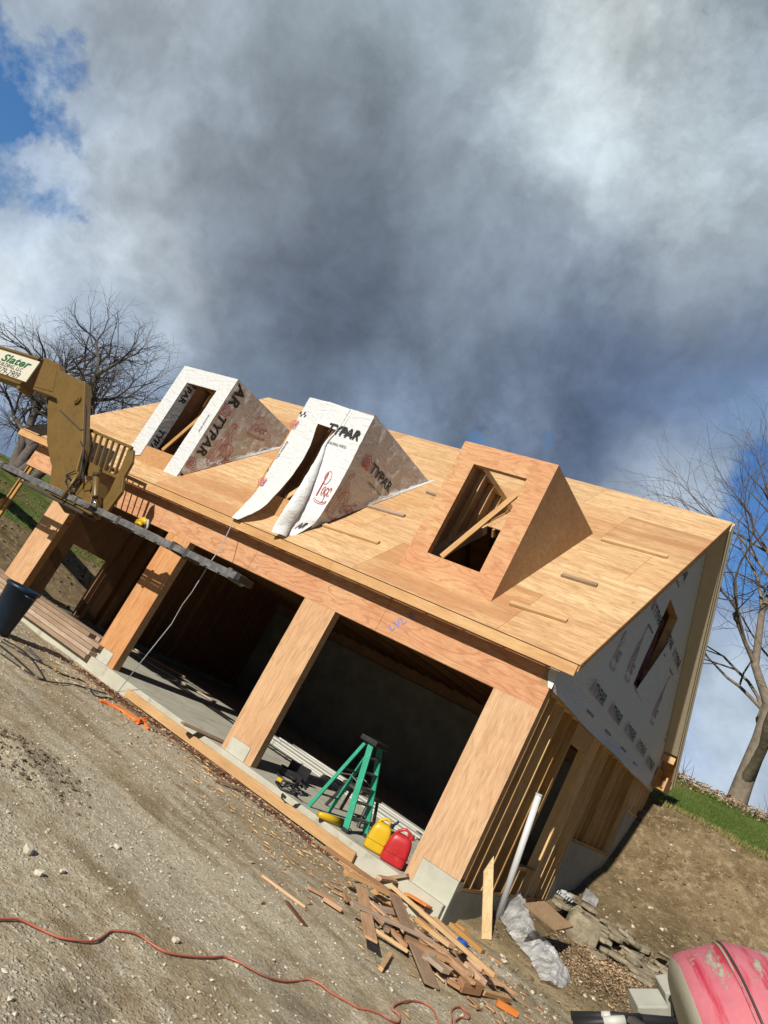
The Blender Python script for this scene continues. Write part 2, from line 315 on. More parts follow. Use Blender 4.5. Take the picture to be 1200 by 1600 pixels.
def groundmat():
    m, t = newmat('site_ground'); c = t.node('ShaderNodeTexCoord').outputs['Object']
    s = t.node('ShaderNodeSeparateXYZ', {0: c}); x, y, z = s.outputs
    st = t.noise(t.vmath('MULTIPLY', c, (.22, 1, 1)), 1.5, 5, .6)       # tracks along the front of the building
    big = t.noise(c, .7, 4, .55); mid = t.noise(c, 5, 6, .7); fn = t.noise(c, 55, 3, .7)
    dirt = t.mix(t.step(mid, .3, .7), (.21, .155, .08), (.40, .315, .19))
    dirt = t.mix(T0(t, t.step(big, .45, .65), .5), dirt, (.20, .15, .09))
    grav = t.mix(t.step(fn, .35, .66), (.33, .28, .185), (.60, .54, .41))
    vb = t.node('ShaderNodeTexVoronoi', {'Vector': c, 'Scale': 27, 'Randomness': 1}); vbr = t.node('ShaderNodeSeparateXYZ', {0: vb.outputs['Color']}).outputs[0]
    pb = t.math('MULTIPLY', t.math('SUBTRACT', 1, t.step(vb.outputs['Distance'], .25, .4)), t.step(vbr, .7, .8))
    grav = t.mix(T0(t, t.step(vbr, .35, .0), .35), grav, (.13, .10, .06))
    grav = t.mix(T0(t, pb, .85), grav, (.74, .70, .60))
    vo = t.node('ShaderNodeTexVoronoi', {'Vector': c, 'Scale': 60, 'Randomness': 1})
    vr = t.node('ShaderNodeSeparateXYZ', {0: vo.outputs['Color']}).outputs[0]
    peb = t.math('MULTIPLY', t.math('SUBTRACT', 1, t.step(vo.outputs['Distance'], .25, .45)), t.step(vr, .55, .7))
    grav = t.mix(T0(t, peb, .8), grav, (.52, .50, .42))
    gmask = t.step(t.math('ADD', T0(t, st, .75), T0(t, mid, .35)), .45, .60)
    front = t.step(y, .6, -.2)
    gm = t.math('MULTIPLY', gmask, front)
    gm = t.math('MAXIMUM', T0(t, gm, 1), T0(t, front, .25))
    col = t.mix(gm, dirt, grav)
    # damp track lines and red-brown bark band before the slab
    yy = t.math('ADD', y, T0(t, t.math('SUBTRACT', t.noise(c, 1.6, 5, .6), .5), 1.1))
    band = t.math('MULTIPLY', t.step(yy, -1.05, -.75), t.step(yy, -.1, -.35))
    bx = t.math('MULTIPLY', t.step(x, -7, -6), t.step(x, -.6, -1.6))
    bn = t.math('MULTIPLY', t.math('MULTIPLY', band, bx), t.step(t.noise(c, 7, 5, .7), .36, .5))
    col = t.mix(T0(t, bn, .9), col, t.mix(fn, (.07, .028, .014), (.20, .085, .045)))
    tr = t.math('MULTIPLY', t.step(t.noise(t.vmath('MULTIPLY', c, (.3, 2.2, 1)), 1.1, 4, .6), .56, .64), front)
    col = t.mix(T0(t, tr, .38), col, (.16, .11, .058))
    wet = t.step(t.noise(c, 1.0, 3, .5), .56, .66)
    wx = t.math('MULTIPLY', t.step(x, .2, .9), t.step(y, 2.0, .6))
    col = t.mix(T0(t, t.math('MULTIPLY', wet, wx), .5), col, (.10, .075, .04))
    bkm = t.step(y, .3, 1.5)
    bcol = t.mix(t.step(t.noise(c, 1.5, 7, .7), .35, .65), (.10, .07, .034), (.22, .165, .092))
    bcol = t.mix(t.step(t.noise(c, 7, 6, .75), .5, .68), bcol, (.31, .245, .155))
    col = t.mix(bkm, col, bcol)
    # steep bank: small pale stones
    v2 = t.node('ShaderNodeTexVoronoi', {'Vector': c, 'Scale': 11}); r2 = t.node('ShaderNodeSeparateXYZ', {0: v2.outputs['Color']}).outputs[0]
    ps = t.math('MULTIPLY', t.math('SUBTRACT', 1, t.step(v2.outputs['Distance'], .14, .2)), t.step(r2, .86, .88))
    col = t.mix(T0(t, t.math('MULTIPLY', ps, t.math('SUBTRACT', 1, front)), .4), col, (.42, .37, .28))
    h = t.math('ADD', t.math('ADD', T0(t, mid, 1.0), T0(t, fn, .35)), T0(t, t.math('ADD', peb, pb), .35))
    finish(t, col, .95, h, .9, .035, spec=.12); return m
m_ground = groundmat()
def lawnmat():
    m, t = newmat('lawn_grass'); c = t.node('ShaderNodeTexCoord').outputs['Object']
    n = t.noise(c, .8, 5, .6); f = t.noise(c, 16, 5, .75)
    col = t.mix(t.step(n, .35, .65), (.085, .125, .026), (.135, .18, .045))
    col = t.mix(t.step(f, .4, .7), col, (.05, .09, .015))
    x = t.node('ShaderNodeSeparateXYZ', {0: c}).outputs[0]
    dry = t.math('ADD', t.noise(c, .5, 4, .6), T0(t, t.step(x, -9, -14), .14))
    col = t.mix(T0(t, t.step(dry, .56, .74), .75), col, (.17, .13, .055))
    finish(t, col, .95, f, .9, .05, spec=.1); return m
m_lawn = lawnmat()

# ------------------------------------------------------------------ mesh helpers
def tag(o, label=None, cat=None, group=None, kind=None):
    if label: o['label'] = label
    if cat: o['category'] = cat
    if group: o['group'] = group
    if kind: o['kind'] = kind
    return o
def thing(name, loc, label, cat, group=None):
    o = bpy.data.objects.new(name, None); COL.objects.link(o); o.location = loc; o.empty_display_size = .1
    return tag(o, label, cat, group)
def wpos(o):
    v = Vector(o.location)
    while o.parent: o = o.parent; v = v + Vector(o.location)
    return v
class MB:
    def __init__(s): s.v = []; s.f = []
    def add(s, vs, fs):
        k = len(s.v); s.v += [Vector(v) for v in vs]; s.f += [tuple(i+k for i in f) for f in fs]; return s
    def box(s, x0, x1, y0, y1, z0, z1):
        return s.add([(x, y, z) for x in (x0, x1) for y in (y0, y1) for z in (z0, z1)],
                     [(0, 1, 3, 2), (4, 6, 7, 5), (0, 4, 5, 1), (2, 3, 7, 6), (0, 2, 6, 4), (1, 5, 7, 3)])
    def beam(s, a, b, w, h, up=(0, 0, 1)):
        a, b = Vector(a), Vector(b); d = (b-a).normalized(); up = Vector(up)
        side = d.cross(up)
        if side.length < 1e-4: side = d.cross(Vector((1, 0, 0)))
        side.normalize(); u = side.cross(d).normalized()
        vs = [p + side*(i*w/2) + u*(j*h/2) for p in (a, b) for i in (-1, 1) for j in (-1, 1)]
        return s.add(vs, [(0, 1, 3, 2), (4, 6, 7, 5), (0, 4, 5, 1), (2, 3, 7, 6), (0, 2, 6, 4), (1, 5, 7, 3)])
    def tube(s, pts, rad, n=8, cap=True):
        pts = [Vector(p) for p in pts]
        if not isinstance(rad, (list, tuple)): rad = [rad]*len(pts)
        k = len(s.v); prev = None
        for i, p in enumerate(pts):
            d = (pts[min(i+1, len(pts)-1)] - pts[max(i-1, 0)])
            d = d.normalized() if d.length > 1e-9 else Vector((0, 0, 1))
            if prev is None:
                a = d.cross(Vector((0, 0, 1)))
                if a.length < .05: a = d.cross(Vector((1, 0, 0)))
            else: a = prev - d*prev.dot(d)
            a.normalize(); prev = a; b = d.cross(a)
            for j in range(n):
                t = 2*math.pi*j/n; s.v.append(p + (a*math.cos(t) + b*math.sin(t))*rad[i])
        for i in range(len(pts)-1):
            for j in range(n):
                s.f.append((k+i*n+j, k+i*n+(j+1) % n, k+(i+1)*n+(j+1) % n, k+(i+1)*n+j))
        if cap and n > 2:
            s.f.append(tuple(k+j for j in reversed(range(n)))); s.f.append(tuple(k+(len(pts)-1)*n+j for j in range(n)))
        return s
    def prism(s, poly, ext):
        n = len(poly); ext = Vector(ext); vs = [Vector(p) for p in poly] + [Vector(p)+ext for p in poly]
        return s.add(vs, [tuple(range(n)), tuple(reversed(range(n, 2*n)))] + [(i, i+n, (i+1) % n+n, (i+1) % n) for i in range(n)])
    def lathe(s, prof, center, axis='z', n=24):
        k = len(s.v); c = Vector(center)
        for (r, h) in prof:
            for j in range(n):
                t = 2*math.pi*j/n
                s.v.append(c + (Vector((r*math.cos(t), r*math.sin(t), h)) if axis == 'z' else Vector((h, r*math.cos(t), r*math.sin(t)))))
        for i in range(len(prof)-1):
            for j in range(n): s.f.append((k+i*n+j, k+i*n+(j+1) % n, k+(i+1)*n+(j+1) % n, k+(i+1)*n+j))
        return s
    def build(s, name, mat, parent=None, smooth=False, bevel=0, solid=0, sub=0, origin=None):
        xs = [v.x for v in s.v]; ys = [v.y for v in s.v]; zs = [v.z for v in s.v]
        c = Vector(origin) if origin is not None else Vector(((min(xs)+max(xs))/2, (min(ys)+max(ys))/2, min(zs)))
        me = bpy.data.meshes.new(name); me.from_pydata([tuple(v-c) for v in s.v], [], s.f); me.update()
        import bmesh
        bm = bmesh.new(); bm.from_mesh(me); bmesh.ops.recalc_face_normals(bm, faces=bm.faces[:]); bm.to_mesh(me); bm.free()
        if smooth: me.shade_smooth()
        me.materials.append(mat)
        o = bpy.data.objects.new(name, me); COL.objects.link(o)
        if parent is not None: o.parent = parent; o.location = c - wpos(parent)
        else: o.location = c
        if solid: md = o.modifiers.new('s', 'SOLIDIFY'); md.thickness = solid; md.offset = 0
        if bevel: md = o.modifiers.new('b', 'BEVEL'); md.width = bevel; md.segments = 2; md.limit_method = 'ANGLE'
        if sub: md = o.modifiers.new('u', 'SUBSURF'); md.levels = sub; md.render_levels = sub
        return o
def board(name, a, b, w, t, mat, parent=None, up=(0, 0, 1), jag=0, bevel=.0025):
    """a length of lumber from a to b, local X along the grain; w across, t thick along up"""
    a, b = Vector(a), Vector(b); d = b-a; L = d.length; d.normalize(); up = Vector(up)
    side = up.cross(d)
    if side.length < 1e-3: side = Vector((0, 1, 0)).cross(d)
    side.normalize(); u = d.cross(side).normalized()
    mb = MB(); j0, j1 = (random.uniform(-jag, jag), random.uniform(-jag, jag)) if jag else (0, 0)
    vs = []
    for x in (-L/2, L/2):
        for yy in (-w/2, w/2):
            for zz in (-t/2, t/2):
                vs.append((x + (j0 if x < 0 else j1)*(1 if yy > 0 else -1), yy, zz))
    mb.add(vs, [(0, 1, 3, 2), (4, 6, 7, 5), (0, 4, 5, 1), (2, 3, 7, 6), (0, 2, 6, 4), (1, 5, 7, 3)])
    me = bpy.data.meshes.new(name); me.from_pydata([tuple(v) for v in mb.v], [], mb.f)
    import bmesh
    bm = bmesh.new(); bm.from_mesh(me); bmesh.ops.recalc_face_normals(bm, faces=bm.faces[:]); bm.to_mesh(me); bm.free()
    me.materials.append(mat)
    o = bpy.data.objects.new(name, me); COL.objects.link(o)
    rot = Matrix((d, side, u)).transposed().to_4x4()
    o.rotation_mode = 'QUATERNION'; o.rotation_quaternion = rot.to_quaternion()
    c = (a+b)/2
    if parent is not None: o.parent = parent; o.location = c - wpos(parent)
    else: o.location = c
    if bevel: md = o.modifiers.new('b', 'BEVEL'); md.width = bevel; md.segments = 1; md.limit_method = 'ANGLE'
    return o
def text(name, s, size, org, xd, yd, mat, parent, bold=.02, shear=0, fn=None, depth=.0, wx=1.0):
    cu = bpy.data.curves.new(name, 'FONT'); cu.body = s; cu.size = size; cu.offset = bold*size; cu.shear = shear; cu.resolution_u = 3
    cu.space_character = 1.0 + bold*1.5
    tmp = bpy.data.objects.new('tmp', cu); COL.objects.link(tmp)
    dg = bpy.context.evaluated_depsgraph_get(); me0 = tmp.evaluated_get(dg).to_mesh()
    vs = [v.co.copy() for v in me0.vertices]; fs = [tuple(p.vertices) for p in me0.polygons]
    tmp.evaluated_get(dg).to_mesh_clear(); bpy.data.objects.remove(tmp); bpy.data.curves.remove(cu)
    if not vs: return None
    org, xd, yd = Vector(org), Vector(xd), Vector(yd)
    mb = MB()
    mb.v = [org + xd*(v.x*wx) + yd*v.y if fn is None else fn(v.x*wx, v.y) for v in vs]; mb.f = fs
    return mb.build(name, mat, parent)
def hsh(i): return (math.sin(i*127.1)*43758.5453) % 1

# ------------------------------------------------------------------ terrain
def interp(p, x):
    if x <= p[0][0]: return p[0][1]
    for (a, b), (c, d) in zip(p, p[1:]):
        if x <= c: return b + (d-b)*(x-a)/(c-a)
    return p[-1][1]
def sm(a, b, x):
    t = max(0, min(1, (x-a)/(b-a))); return t*t*(3-2*t)
PROF = [(-1, -.18), (.07, -.17), (1.2, -.10), (2, 0.0), (3.99, .22), (5.32, .50), (6.64, .95), (7.27, 1.55), (8.3, 2.52), (8.8, 2.62), (12, 3.1), (17, 4.02), (20, 4.12), (40, 4.0), (400, 4)]
PL = [(11.2, -.12), (12.4, -.10), (14, .45), (16, 1.18), (20, 1.8), (30, 3.15), (40, 3.3), (400, 3.3)]
def height(x, y, rough=True):
    z = -.13 - .05*sm(-3, 0, x)
    z = max(z, interp(PROF, y)) if y > .5 else z + (0 if x < 0 else 0)
    if x < -11.2:
        zl = interp(PL, -x)*sm(-2.5, .6, y) + (-.12)*(1-sm(-2.5, .6, y))
        z = max(zl, z if y > 8 else min(z, zl+.9) if y > .5 else z)
    if -11.05 < x < -.1 and .12 < y < 8.1: return -.35
    if y <= .5 and x < .3: z -= .085*sm(-.75, -.35, y)*(1-sm(-.4, .3, x))
    if rough:
        v = Vector((x, y, 0))
        a = mnoise.noise(v*.9)*.05 + mnoise.noise(v*3.1)*.022 + mnoise.noise(v*8)*.009
        if y < .5 and x < .5: a = mnoise.noise(v*.9)*.02 + mnoise.noise(Vector((x*1.2, y*5, 0)))*.014 + mnoise.noise(v*9)*.006
        elif z > .2 and y < 8.4: a *= 1.5
        z += a
        # heap of clods left foreground, low spoil ridge at the right corner
        m = MOUND - Vector((x, y, 0)); z += .07*math.exp(-(m.x**2/.25 + m.y**2/.12))*(1+.8*mnoise.noise(v*11))
    return z
MOUND = gz(30, 1180); MOUND.z = 0
def lines(segs):
    out = []
    for a, b, st in segs:
        n = max(1, round((b-a)/st)); out += [a+(b-a)*i/n for i in range(n)]
    out.append(segs[-1][1]); return out
gx = lines([(-140, -40, 10), (-40, -20, 1.0), (-20, -11.05, .18), (-11.05, -.1, .12), (-.1, 0.02, .12), (.02, 5, .075), (5, 12, .4), (12, 40, 2), (40, 140, 10)])
gy = lines([(-60, -14, 4), (-14, -7, .5), (-7, .12, .075), (.12, 8.1, .10), (8.1, 10, .12), (10, 24, .4), (24, 60, 3), (60, 200, 14)])
gv = {}
grd, lwn = MB(), MB(); gi, li = {}, {}
def vid(mb, d, i, j):
    if (i, j) not in d:
        d[(i, j)] = len(mb.v); x, y = gx[i], gy[j]; mb.v.append(Vector((x, y, height(x, y))))
    return d[(i, j)]
def islawn(x, y):
    e = .12*mnoise.noise(Vector((x*2, y*2, 5)))
    if x > -11: return y > 8.36
    return interp(PL, -x) > 1.12 + e or y > 9
for i in range(len(gx)-1):
    for j in range(len(gy)-1):
        cx, cy = (gx[i]+gx[i+1])/2, (gy[j]+gy[j+1])/2
        if -10.9 < cx < -.3 and .3 < cy < 7.8: continue
        mb, d = (lwn, li) if islawn(cx, cy) and cy > .2 else (grd, gi)
        mb.f.append((vid(mb, d, i, j), vid(mb, d, i+1, j), vid(mb, d, i+1, j+1), vid(mb, d, i, j+1)))
tag(grd.build('ground', m_ground, smooth=True, origin=(0, 0, 0)), kind='structure')
tag(lwn.build('lawn', m_lawn, smooth=True, origin=(0, 0, 0)), kind='structure')
def gh(x, y): return height(x, y)
def gfl(q): return 0 if (-11 < q.x < -.02 and -.10 < q.y < 8) else height(q.x, q.y)
def gpt(px, py, guess=0):
    """where the line of sight (px, py) meets the ground"""
    d = ray(px, py); t = 1.0; st = .15; p = CP
    while t < 60:
        q = CP + d*t
        if q.z < gfl(q): break
        t += st
    lo, hi = t-st, t
    for _ in range(12):
        m = (lo+hi)/2; q = CP + d*m
        if q.z < gfl(q): hi = m
        else: lo = m
    q = CP + d*hi
    if gfl(q) - q.z > .04: return Vector((q.x, -.14, height(q.x, -.14)))     # the vertical edge of the slab
    return Vector((q.x, q.y, gfl(q)))

# ------------------------------------------------------------------ the garage under construction
EY, EZ, PITCH, OV = -.2303, 3.065, .9604, .2915
DEP = 8.1255; RY = DEP/2; RZ = EZ + PITCH*(RY-EY); SL = math.hypot(1, PITCH)
LX1, LX2, LY = -13.05, -11.634, 2.3474; LZ = EZ + PITCH*(LY-EY)
def roofz(y): return EZ + PITCH*(y-EY)
H, ZF, ZT = 2.4214, 2.9189, 2.7212
G = thing('garage', (-5.5, 4, 0), 'unfinished plywood garage with three open door bays and three roof dormers', 'garage')
slab = MB().box(-11.0, -.02, -.10, 8.0, -.45, 0)
slab.build('floor_slab', m_slab, G, bevel=.008)
fb = MB().box(-.22, 0, .02, 3.83, -.6, .18)
fb.box(-.22, 0, 3.83, 6.7, -.6, 1.17).box(-.22, 0, 6.7, DEP, -.6, 2.06)
fb.build('side_foundation', m_conc, G, bevel=.006)
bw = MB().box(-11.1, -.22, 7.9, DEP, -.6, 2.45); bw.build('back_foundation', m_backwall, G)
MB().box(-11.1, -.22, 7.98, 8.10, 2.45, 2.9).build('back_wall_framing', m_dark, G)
# left wall, boarded, with a low opening
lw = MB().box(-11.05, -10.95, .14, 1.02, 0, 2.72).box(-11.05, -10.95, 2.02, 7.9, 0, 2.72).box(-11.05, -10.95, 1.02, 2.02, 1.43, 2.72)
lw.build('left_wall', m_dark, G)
MB().box(-11.2, -10.93, .14, 7.9, -.4, .10).build('left_foundation', m_conc, G)
for k in range(14):
    y = 2.12 + k*.41
    MB().box(-10.93, -10.79, y, y+.04, .10, 2.7).build('stud', m_lumz if k < 0 else m_dark, G)
# columns
COLS = [(-.64, 0.0, [(-.515, .004, .29)]), (-3.955, -3.335, [(-3.86, -3.47, .21)]), (-7.36, -6.745, [(-7.27, -6.90, .21)]), (-10.86, -10.15, [(-10.76, -10.30, .21)])]
for ci, (x0, x1, notch) in enumerate(COLS):
    n0, n1, nz = notch[0]
    z0 = -.03 if ci else 0.0
    c = MB()
    fr = [(x0, 0, z0), (n0, 0, z0), (n0, 0, nz)] + ([(n1, 0, nz), (n1, 0, z0)] if ci else []) + ([(x1, 0, nz)] if not ci else [(x1, 0, z0)]) + [(x1, 0, H), (x0, 0, H)]
    c.prism(fr, (0, .012, 0)); face = c.build('column', m_plyz, G)
    s = MB().box(x0+.005, x0+.017, .013, .150, z0, H-.002).box(x1-.017, x1-.005, .013, .150, z0 if ci else nz+.03, H-.002).box(x0+.018, x1-.018, .139, .150, z0, H-.002)
    s.build('side_panel', m_plyside, face)
    if ci == 0:
        MB().box(n0+.004, -.001, -.012, .14, -.5, nz-.004).build('pier', m_foot, face, bevel=.006)
    else:
        MB().box(n0+.004, n1-.004, -.012, .14, -.4, nz-.004).build('pier', m_foot, face, bevel=.006)
# header
MB().box(-12.5, -10.16, 0.001, .012, H+.001, 2.99).box(-10.155, -7.72, 0, .012, H+.001, 2.99).box(-7.715, -5.28, 0, .012, H+.001, 2.99).box(-5.275, -2.58, 0, .012, H+.001, 2.99).box(-2.575, 0, 0, .012, H+.001, 2.99).build('header', m_plyx, G)
MB().box(-12.48, -.005, .013, .15, H+.004, 2.98).build('header_core', m_plyside, G)
text('marking', 'LVL 6', .17, (-2.35, -.004, 2.50), (.62, 0, .78), (-.78, 0, .62), m_bluemark, G, .005)
# ceiling and joists
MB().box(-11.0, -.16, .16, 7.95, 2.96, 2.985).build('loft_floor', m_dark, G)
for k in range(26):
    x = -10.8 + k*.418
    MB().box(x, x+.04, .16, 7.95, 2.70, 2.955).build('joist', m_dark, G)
# right wall framing
mf = MB().box(-.14, 0, .15, 3.83, .185, .225); mf.build('sill_plate', m_lumz, G)
MB().box(-.14, -.001, 3.83, 6.70, 1.175, 1.215).build('sill_plate', m_lumz, G)
MB().box(-.14, -.001, 6.70, DEP, 2.065, 2.10).build('sill_plate', m_lumz, G)
MB().box(-.14, -.001, .15, DEP, 2.66, 2.70).build('top_plate', m_lumz, G)
def stud(y, z0=.226, z1=2.659, w=.038):
    MB().box(-.14, 0, y, y+w, z0, z1).build('stud', m_lumz, G)
for y in (.155, .42, .83, 1.25): stud(y)
for y in (1.62, 1.665): stud(y)
stud(2.66); stud(2.705); stud(3.05); stud(3.33); stud(3.62); stud(3.78)
for k in range(7): stud(4.05+k*.42, 1.216)
for k in range(4): stud(6.98+k*.33, 2.101)
stud(DEP-.04, 2.101)
MB().box(-.13, -.002, 1.704, 2.659, 2.38, 2.655).build('window_header', m_lum, G)
MB().box(-.14, -.002, 1.704, 2.659, .56, .60).build('window_sill', m_lum, G)
for y in (1.95, 2.3): stud(y, .226, .559)
# gable wall: house wrap on sheathing
def gable(x, nm, mat, th, z0, hole):
    y0, y1 = 0, DEP
    mb = MB(); (hy0, hy1, hz0, hz1) = hole
    ev = lambda y: (roofz(y) if y < RY else roofz(DEP-y)) - .05
    cuts = sorted([y0, hy0, hy1, RY, y1, .9, 2, 5.4, 6.6, 7.4])
    for a, b in zip(cuts, cuts[1:]):
        rows = [(z0, z0, ev(a), ev(b))] if not (a >= hy0-1e-6 and b <= hy1+1e-6) else [(z0, z0, hz0, hz0), (hz1, hz1, ev(a), ev(b))]
        for (za, zb, zc, zd) in rows:
            mb.prism([(x, a, za), (x, b, zb), (x, b, zd), (x, a, zc)], (th, 0, 0))
    return mb.build(nm, mat, G)
hole = (3.45, 4.42, 3.76, 5.31)
gable(-.14, 'gable_framing', m_plyside, .128, 2.705, hole)
gw = gable(.0, 'gable_wrap', m_wrap, .003, 2.72, hole)
gl = gable(-11.2, 'left_gable_wall', m_plyside, .1, 2.74, (3.9, 3.95, 4.4, 4.5))
# window reveal of the gable
MB().box(-.13, -.004, hole[1]-.02, hole[1]-.001, hole[2], hole[3]).box(-.24, -.004, hole[0]+.02, hole[1]-.021, hole[2]+.001, hole[2]+.02).build('window_reveal', m_lum, G)
# loose lower edge of the wrap, and a flap folded over the window corner
sk = MB(); rows = 8; cols = 60
for i in range(cols+1):
    y = -.03 + (DEP+.06)*i/cols
    for j in range(rows+1):
        t = j/rows
        sag = .24*math.sin(math.pi*min(1, max(0, y/DEP)))**.7*.35
        z = 2.98 - (.30+sag*.3)*t
        xx = .012 + .045*t*t*(1+.5*math.sin(y*2.1)) + .02*math.sin(y*1.1+t*3)*t
        sk.v.append(Vector((xx, y, z)))
for i in range(cols):
    for j in range(rows):
        a = i*(rows+1)+j; sk.f.append((a, a+rows+1, a+rows+2, a+1))
sk.build('wrap_skirt', m_wrap, gw, smooth=True)
MB().add([(-.02, -.012, 2.70), (.03, -.012, 2.70), (.03, -.012, 3.02), (-.09, -.012, 3.05), (-.09, -.012, 2.86)], [(0, 1, 2, 3, 4)]).build('wrap_corner', m_wrap, gw, solid=.002)
MB().add([(.012, 4.43, 3.72), (.012, 3.72, 3.74), (.05, 4.12, 4.55), (.012, 4.47, 4.9)], [(0, 1, 2, 3)]).build('wrap_flap', m_wrap, gw, solid=.002)
# printing on the gable wrap
def icon(org, xd, yd, s, mat, parent, lw=.012):
    org, xd, yd = Vector(org), Vector(xd), Vector(yd); nrm = xd.cross(yd).normalized()
    mb = MB()
    for k, sc in ((0, 1), (1, .62), (2, .3)):
        pts = [(-.5, -.5), (-.5, .15), (0, .6), (.5, .15), (.5, -.5)]
        P = [org + xd*(x*s*sc) + yd*(y*s*sc - k*s*.06) for x, y in pts]
        for a, b in zip(P, P[1:] + [P[0]]): mb.beam(a, b, lw*s*6, .002, nrm)
    return mb.build('house_symbol', mat, parent)
def lineart(org, xd, yd, s, mat, parent, kind=0, lw=.010, fn=None):
    """the big script logo printed on the wrap: tall chimney lines, bowl of the first letter and a swash"""
    org, xd, yd = Vector(org), Vector(xd), Vector(yd); nrm = xd.cross(yd).normalized()
    def arc(cx, cy, rx, ry, a0, a1, n=18): return [(cx+rx*math.cos(R(a0+(a1-a0)*i/n)), cy+ry*math.sin(R(a0+(a1-a0)*i/n))) for i in range(n+1)]
    S = [arc(.22, .62, .24, .22, 200, -120), [(.05, 0), (.16, .78)], [(-.02, .0), (.10, .80)], arc(.36, .22, .09, .11, 20, 380), arc(.40, .20, .12, .15, 60, 300),
         arc(.62, .22, .09, .10, 30, 330), arc(.64, .20, .12, .14, 50, 330), arc(.86, .24, .09, .10, -10, 300), arc(.88, .22, .12, .14, 30, 320),
         arc(.50, -.02, .55, .13, 190, 350), arc(.50, -.06, .60, .15, 190, 350), arc(.62, -.02, .1, .14, 100, -100)]
    if kind: S += [[(-.3, .1), (.0, 1.5), (.12, 1.55)], [(-.18, .05), (.10, 1.38), (.2, 1.42)], arc(.2, 1.42, .07, .07, 200, 20), [(.12, 1.2), (.5, .3)], [(.06, 1.1), (.38, .2)], arc(-.05, .45, .28, .5, 100, 250)]
    mb = MB()
    for st in S:
        P = [(org + xd*(x*s) + yd*(y*s)) if fn is None else fn(x*s, y*s) for x, y in st]
        for a, b in zip(P, P[1:]):
            if (b-a).length > 1e-5: mb.beam(a, b, lw*s*1.8, .002, nrm)
    return mb.build('printed_logo', mat, parent)
YD, ZD = (0, 1, 0), (0, 0, 1)
for (px, py) in [(940, 1085), (968, 1118), (992, 1147), (1010, 1172), (1024, 1196)]:
    p = at(px-14, py, 0, .026 if py > 1150 else .02)
    text('lettering', 'TYPAR', .25, p, (0, 1, 0), (0, 0, 1), m_print, gw, .012, .05, wx=.95)
    icon(p+Vector((.004, -.12, .10)), YD, ZD, .17, m_purpleprint, gw, .007)
    text('small_print', 'BUILDING WRAP', .055, p+Vector((.004, .05, -.24)), YD, ZD, m_print, gw, .03)
for (px, py, s) in [(1020, 958, .3), (1040, 998, .3), (1052, 1030, .3), (1062, 885, .3)]:
    p = at(px, py, 0, .008)
    text('lettering', 'TYPAR', s*.8, p, YD, ZD, m_print, gw, .012, .05, wx=.95)
    text('small_print', 'BUILDING WRAP', .055, p+Vector((0, .05, -.2)), YD, ZD, m_print, gw, .03)
    icon(p+Vector((0, -.12, .1)), YD, ZD, .16, m_purpleprint, gw, .007)
for (px, py, s, k) in [(963, 1030, .62, 0), (1002, 1062, .8, 1), (1025, 1120, .6, 1), (986, 1050, .6, 1), (1046, 1150, .5, 0)]:
    lineart(at(px-6, py, 0, .008), (0, .6, 0), ZD, s*.9, m_purpleprint, gw, k, .006)
# roof decks in slope coordinates
def deck(name, rects, org, sx, sy, th=.014):
    """rects (x0,x1,t0,t1) on the slope; org = eave corner; sx = along ridge, sy = up the slope"""
    sx, sy = Vector(sx), Vector(sy).normalized(); n = sx.cross(sy).normalized()
    xs = sorted({v for r in rects for v in r[:2]}); ts = sorted({v for r in rects for v in r[2:]})
    def inside(x, t): return any(r[0] < x < r[1] and r[2] < t < r[3] and r[4] for r in rects) and not any(r[0] < x < r[1] and r[2] < t < r[3] and not r[4] for r in rects)
    xs = sorted({v for r in rects for v in r[:2]}); ts = sorted({v for r in rects for v in r[2:4]})
    cell = {(i, j): inside((xs[i]+xs[i+1])/2, (ts[j]+ts[j+1])/2) for i in range(len(xs)-1) for j in range(len(ts)-1)}
    mb = MB()
    for (i, j), c in cell.items():
        if not c: continue
        a, b, u, v = xs[i], xs[i+1], ts[j], ts[j+1]
        P = [Vector((a, u, 0)), Vector((b, u, 0)), Vector((b, v, 0)), Vector((a, v, 0))]; Q = [p - Vector((0, 0, th)) for p in P]
        mb.add(P+Q, [(0, 1, 2, 3), (7, 6, 5, 4)])
        for (di, dj, e) in ((0, -1, (0, 1)), (1, 0, (1, 2)), (0, 1, (2, 3)), (-1, 0, (3, 0))):
            if not cell.get((i+di, j+dj), False):
                k = len(mb.v); mb.v += [P[e[0]], P[e[1]], Q[e[1]], Q[e[0]]]; mb.f.append((k+3, k+2, k+1, k))
    me = bpy.data.meshes.new(name); me.from_pydata([tuple(v) for v in mb.v], [], mb.f); me.materials.append(m_roof)
    o = bpy.data.objects.new(name, me); COL.objects.link(o); o.parent = G
    o.rotation_mode = 'QUATERNION'; o.rotation_quaternion = Matrix((sx, sy, n)).transposed().to_quaternion()
    o.location = Vector(org) - wpos(G); return o
TS = (RY-EY)*SL; TL = (LY-EY)*SL
DORM = [(-9.86, -8.20, 5.67), (-6.24, -4.71, 5.67), (-2.86, -1.28, 5.64)]
X0 = LX1
holes = [(a+.14-X0, b-.14-X0, (.32-EY)*SL, (1.75-EY)*SL, 0) for a, b, _ in DORM]
front = deck('roof_deck', [(0, LX2-X0, 0, TL, 1), (LX2-X0, OV-X0, 0, TS, 1)] + holes, (X0, EY, EZ), (1, 0, 0), (0, 1, PITCH))
BE = DEP-EY
deck('roof_deck', [(0, OV-LX2, 0, TS-.02, 1)], (OV, BE, EZ), (-1, 0, 0), (0, -1, PITCH))
deck('roof_deck', [(0, LX2-LX1, 0, TL-.02, 1)], (LX2, 2*LY-EY, EZ), (-1, 0, 0), (0, -1, PITCH))
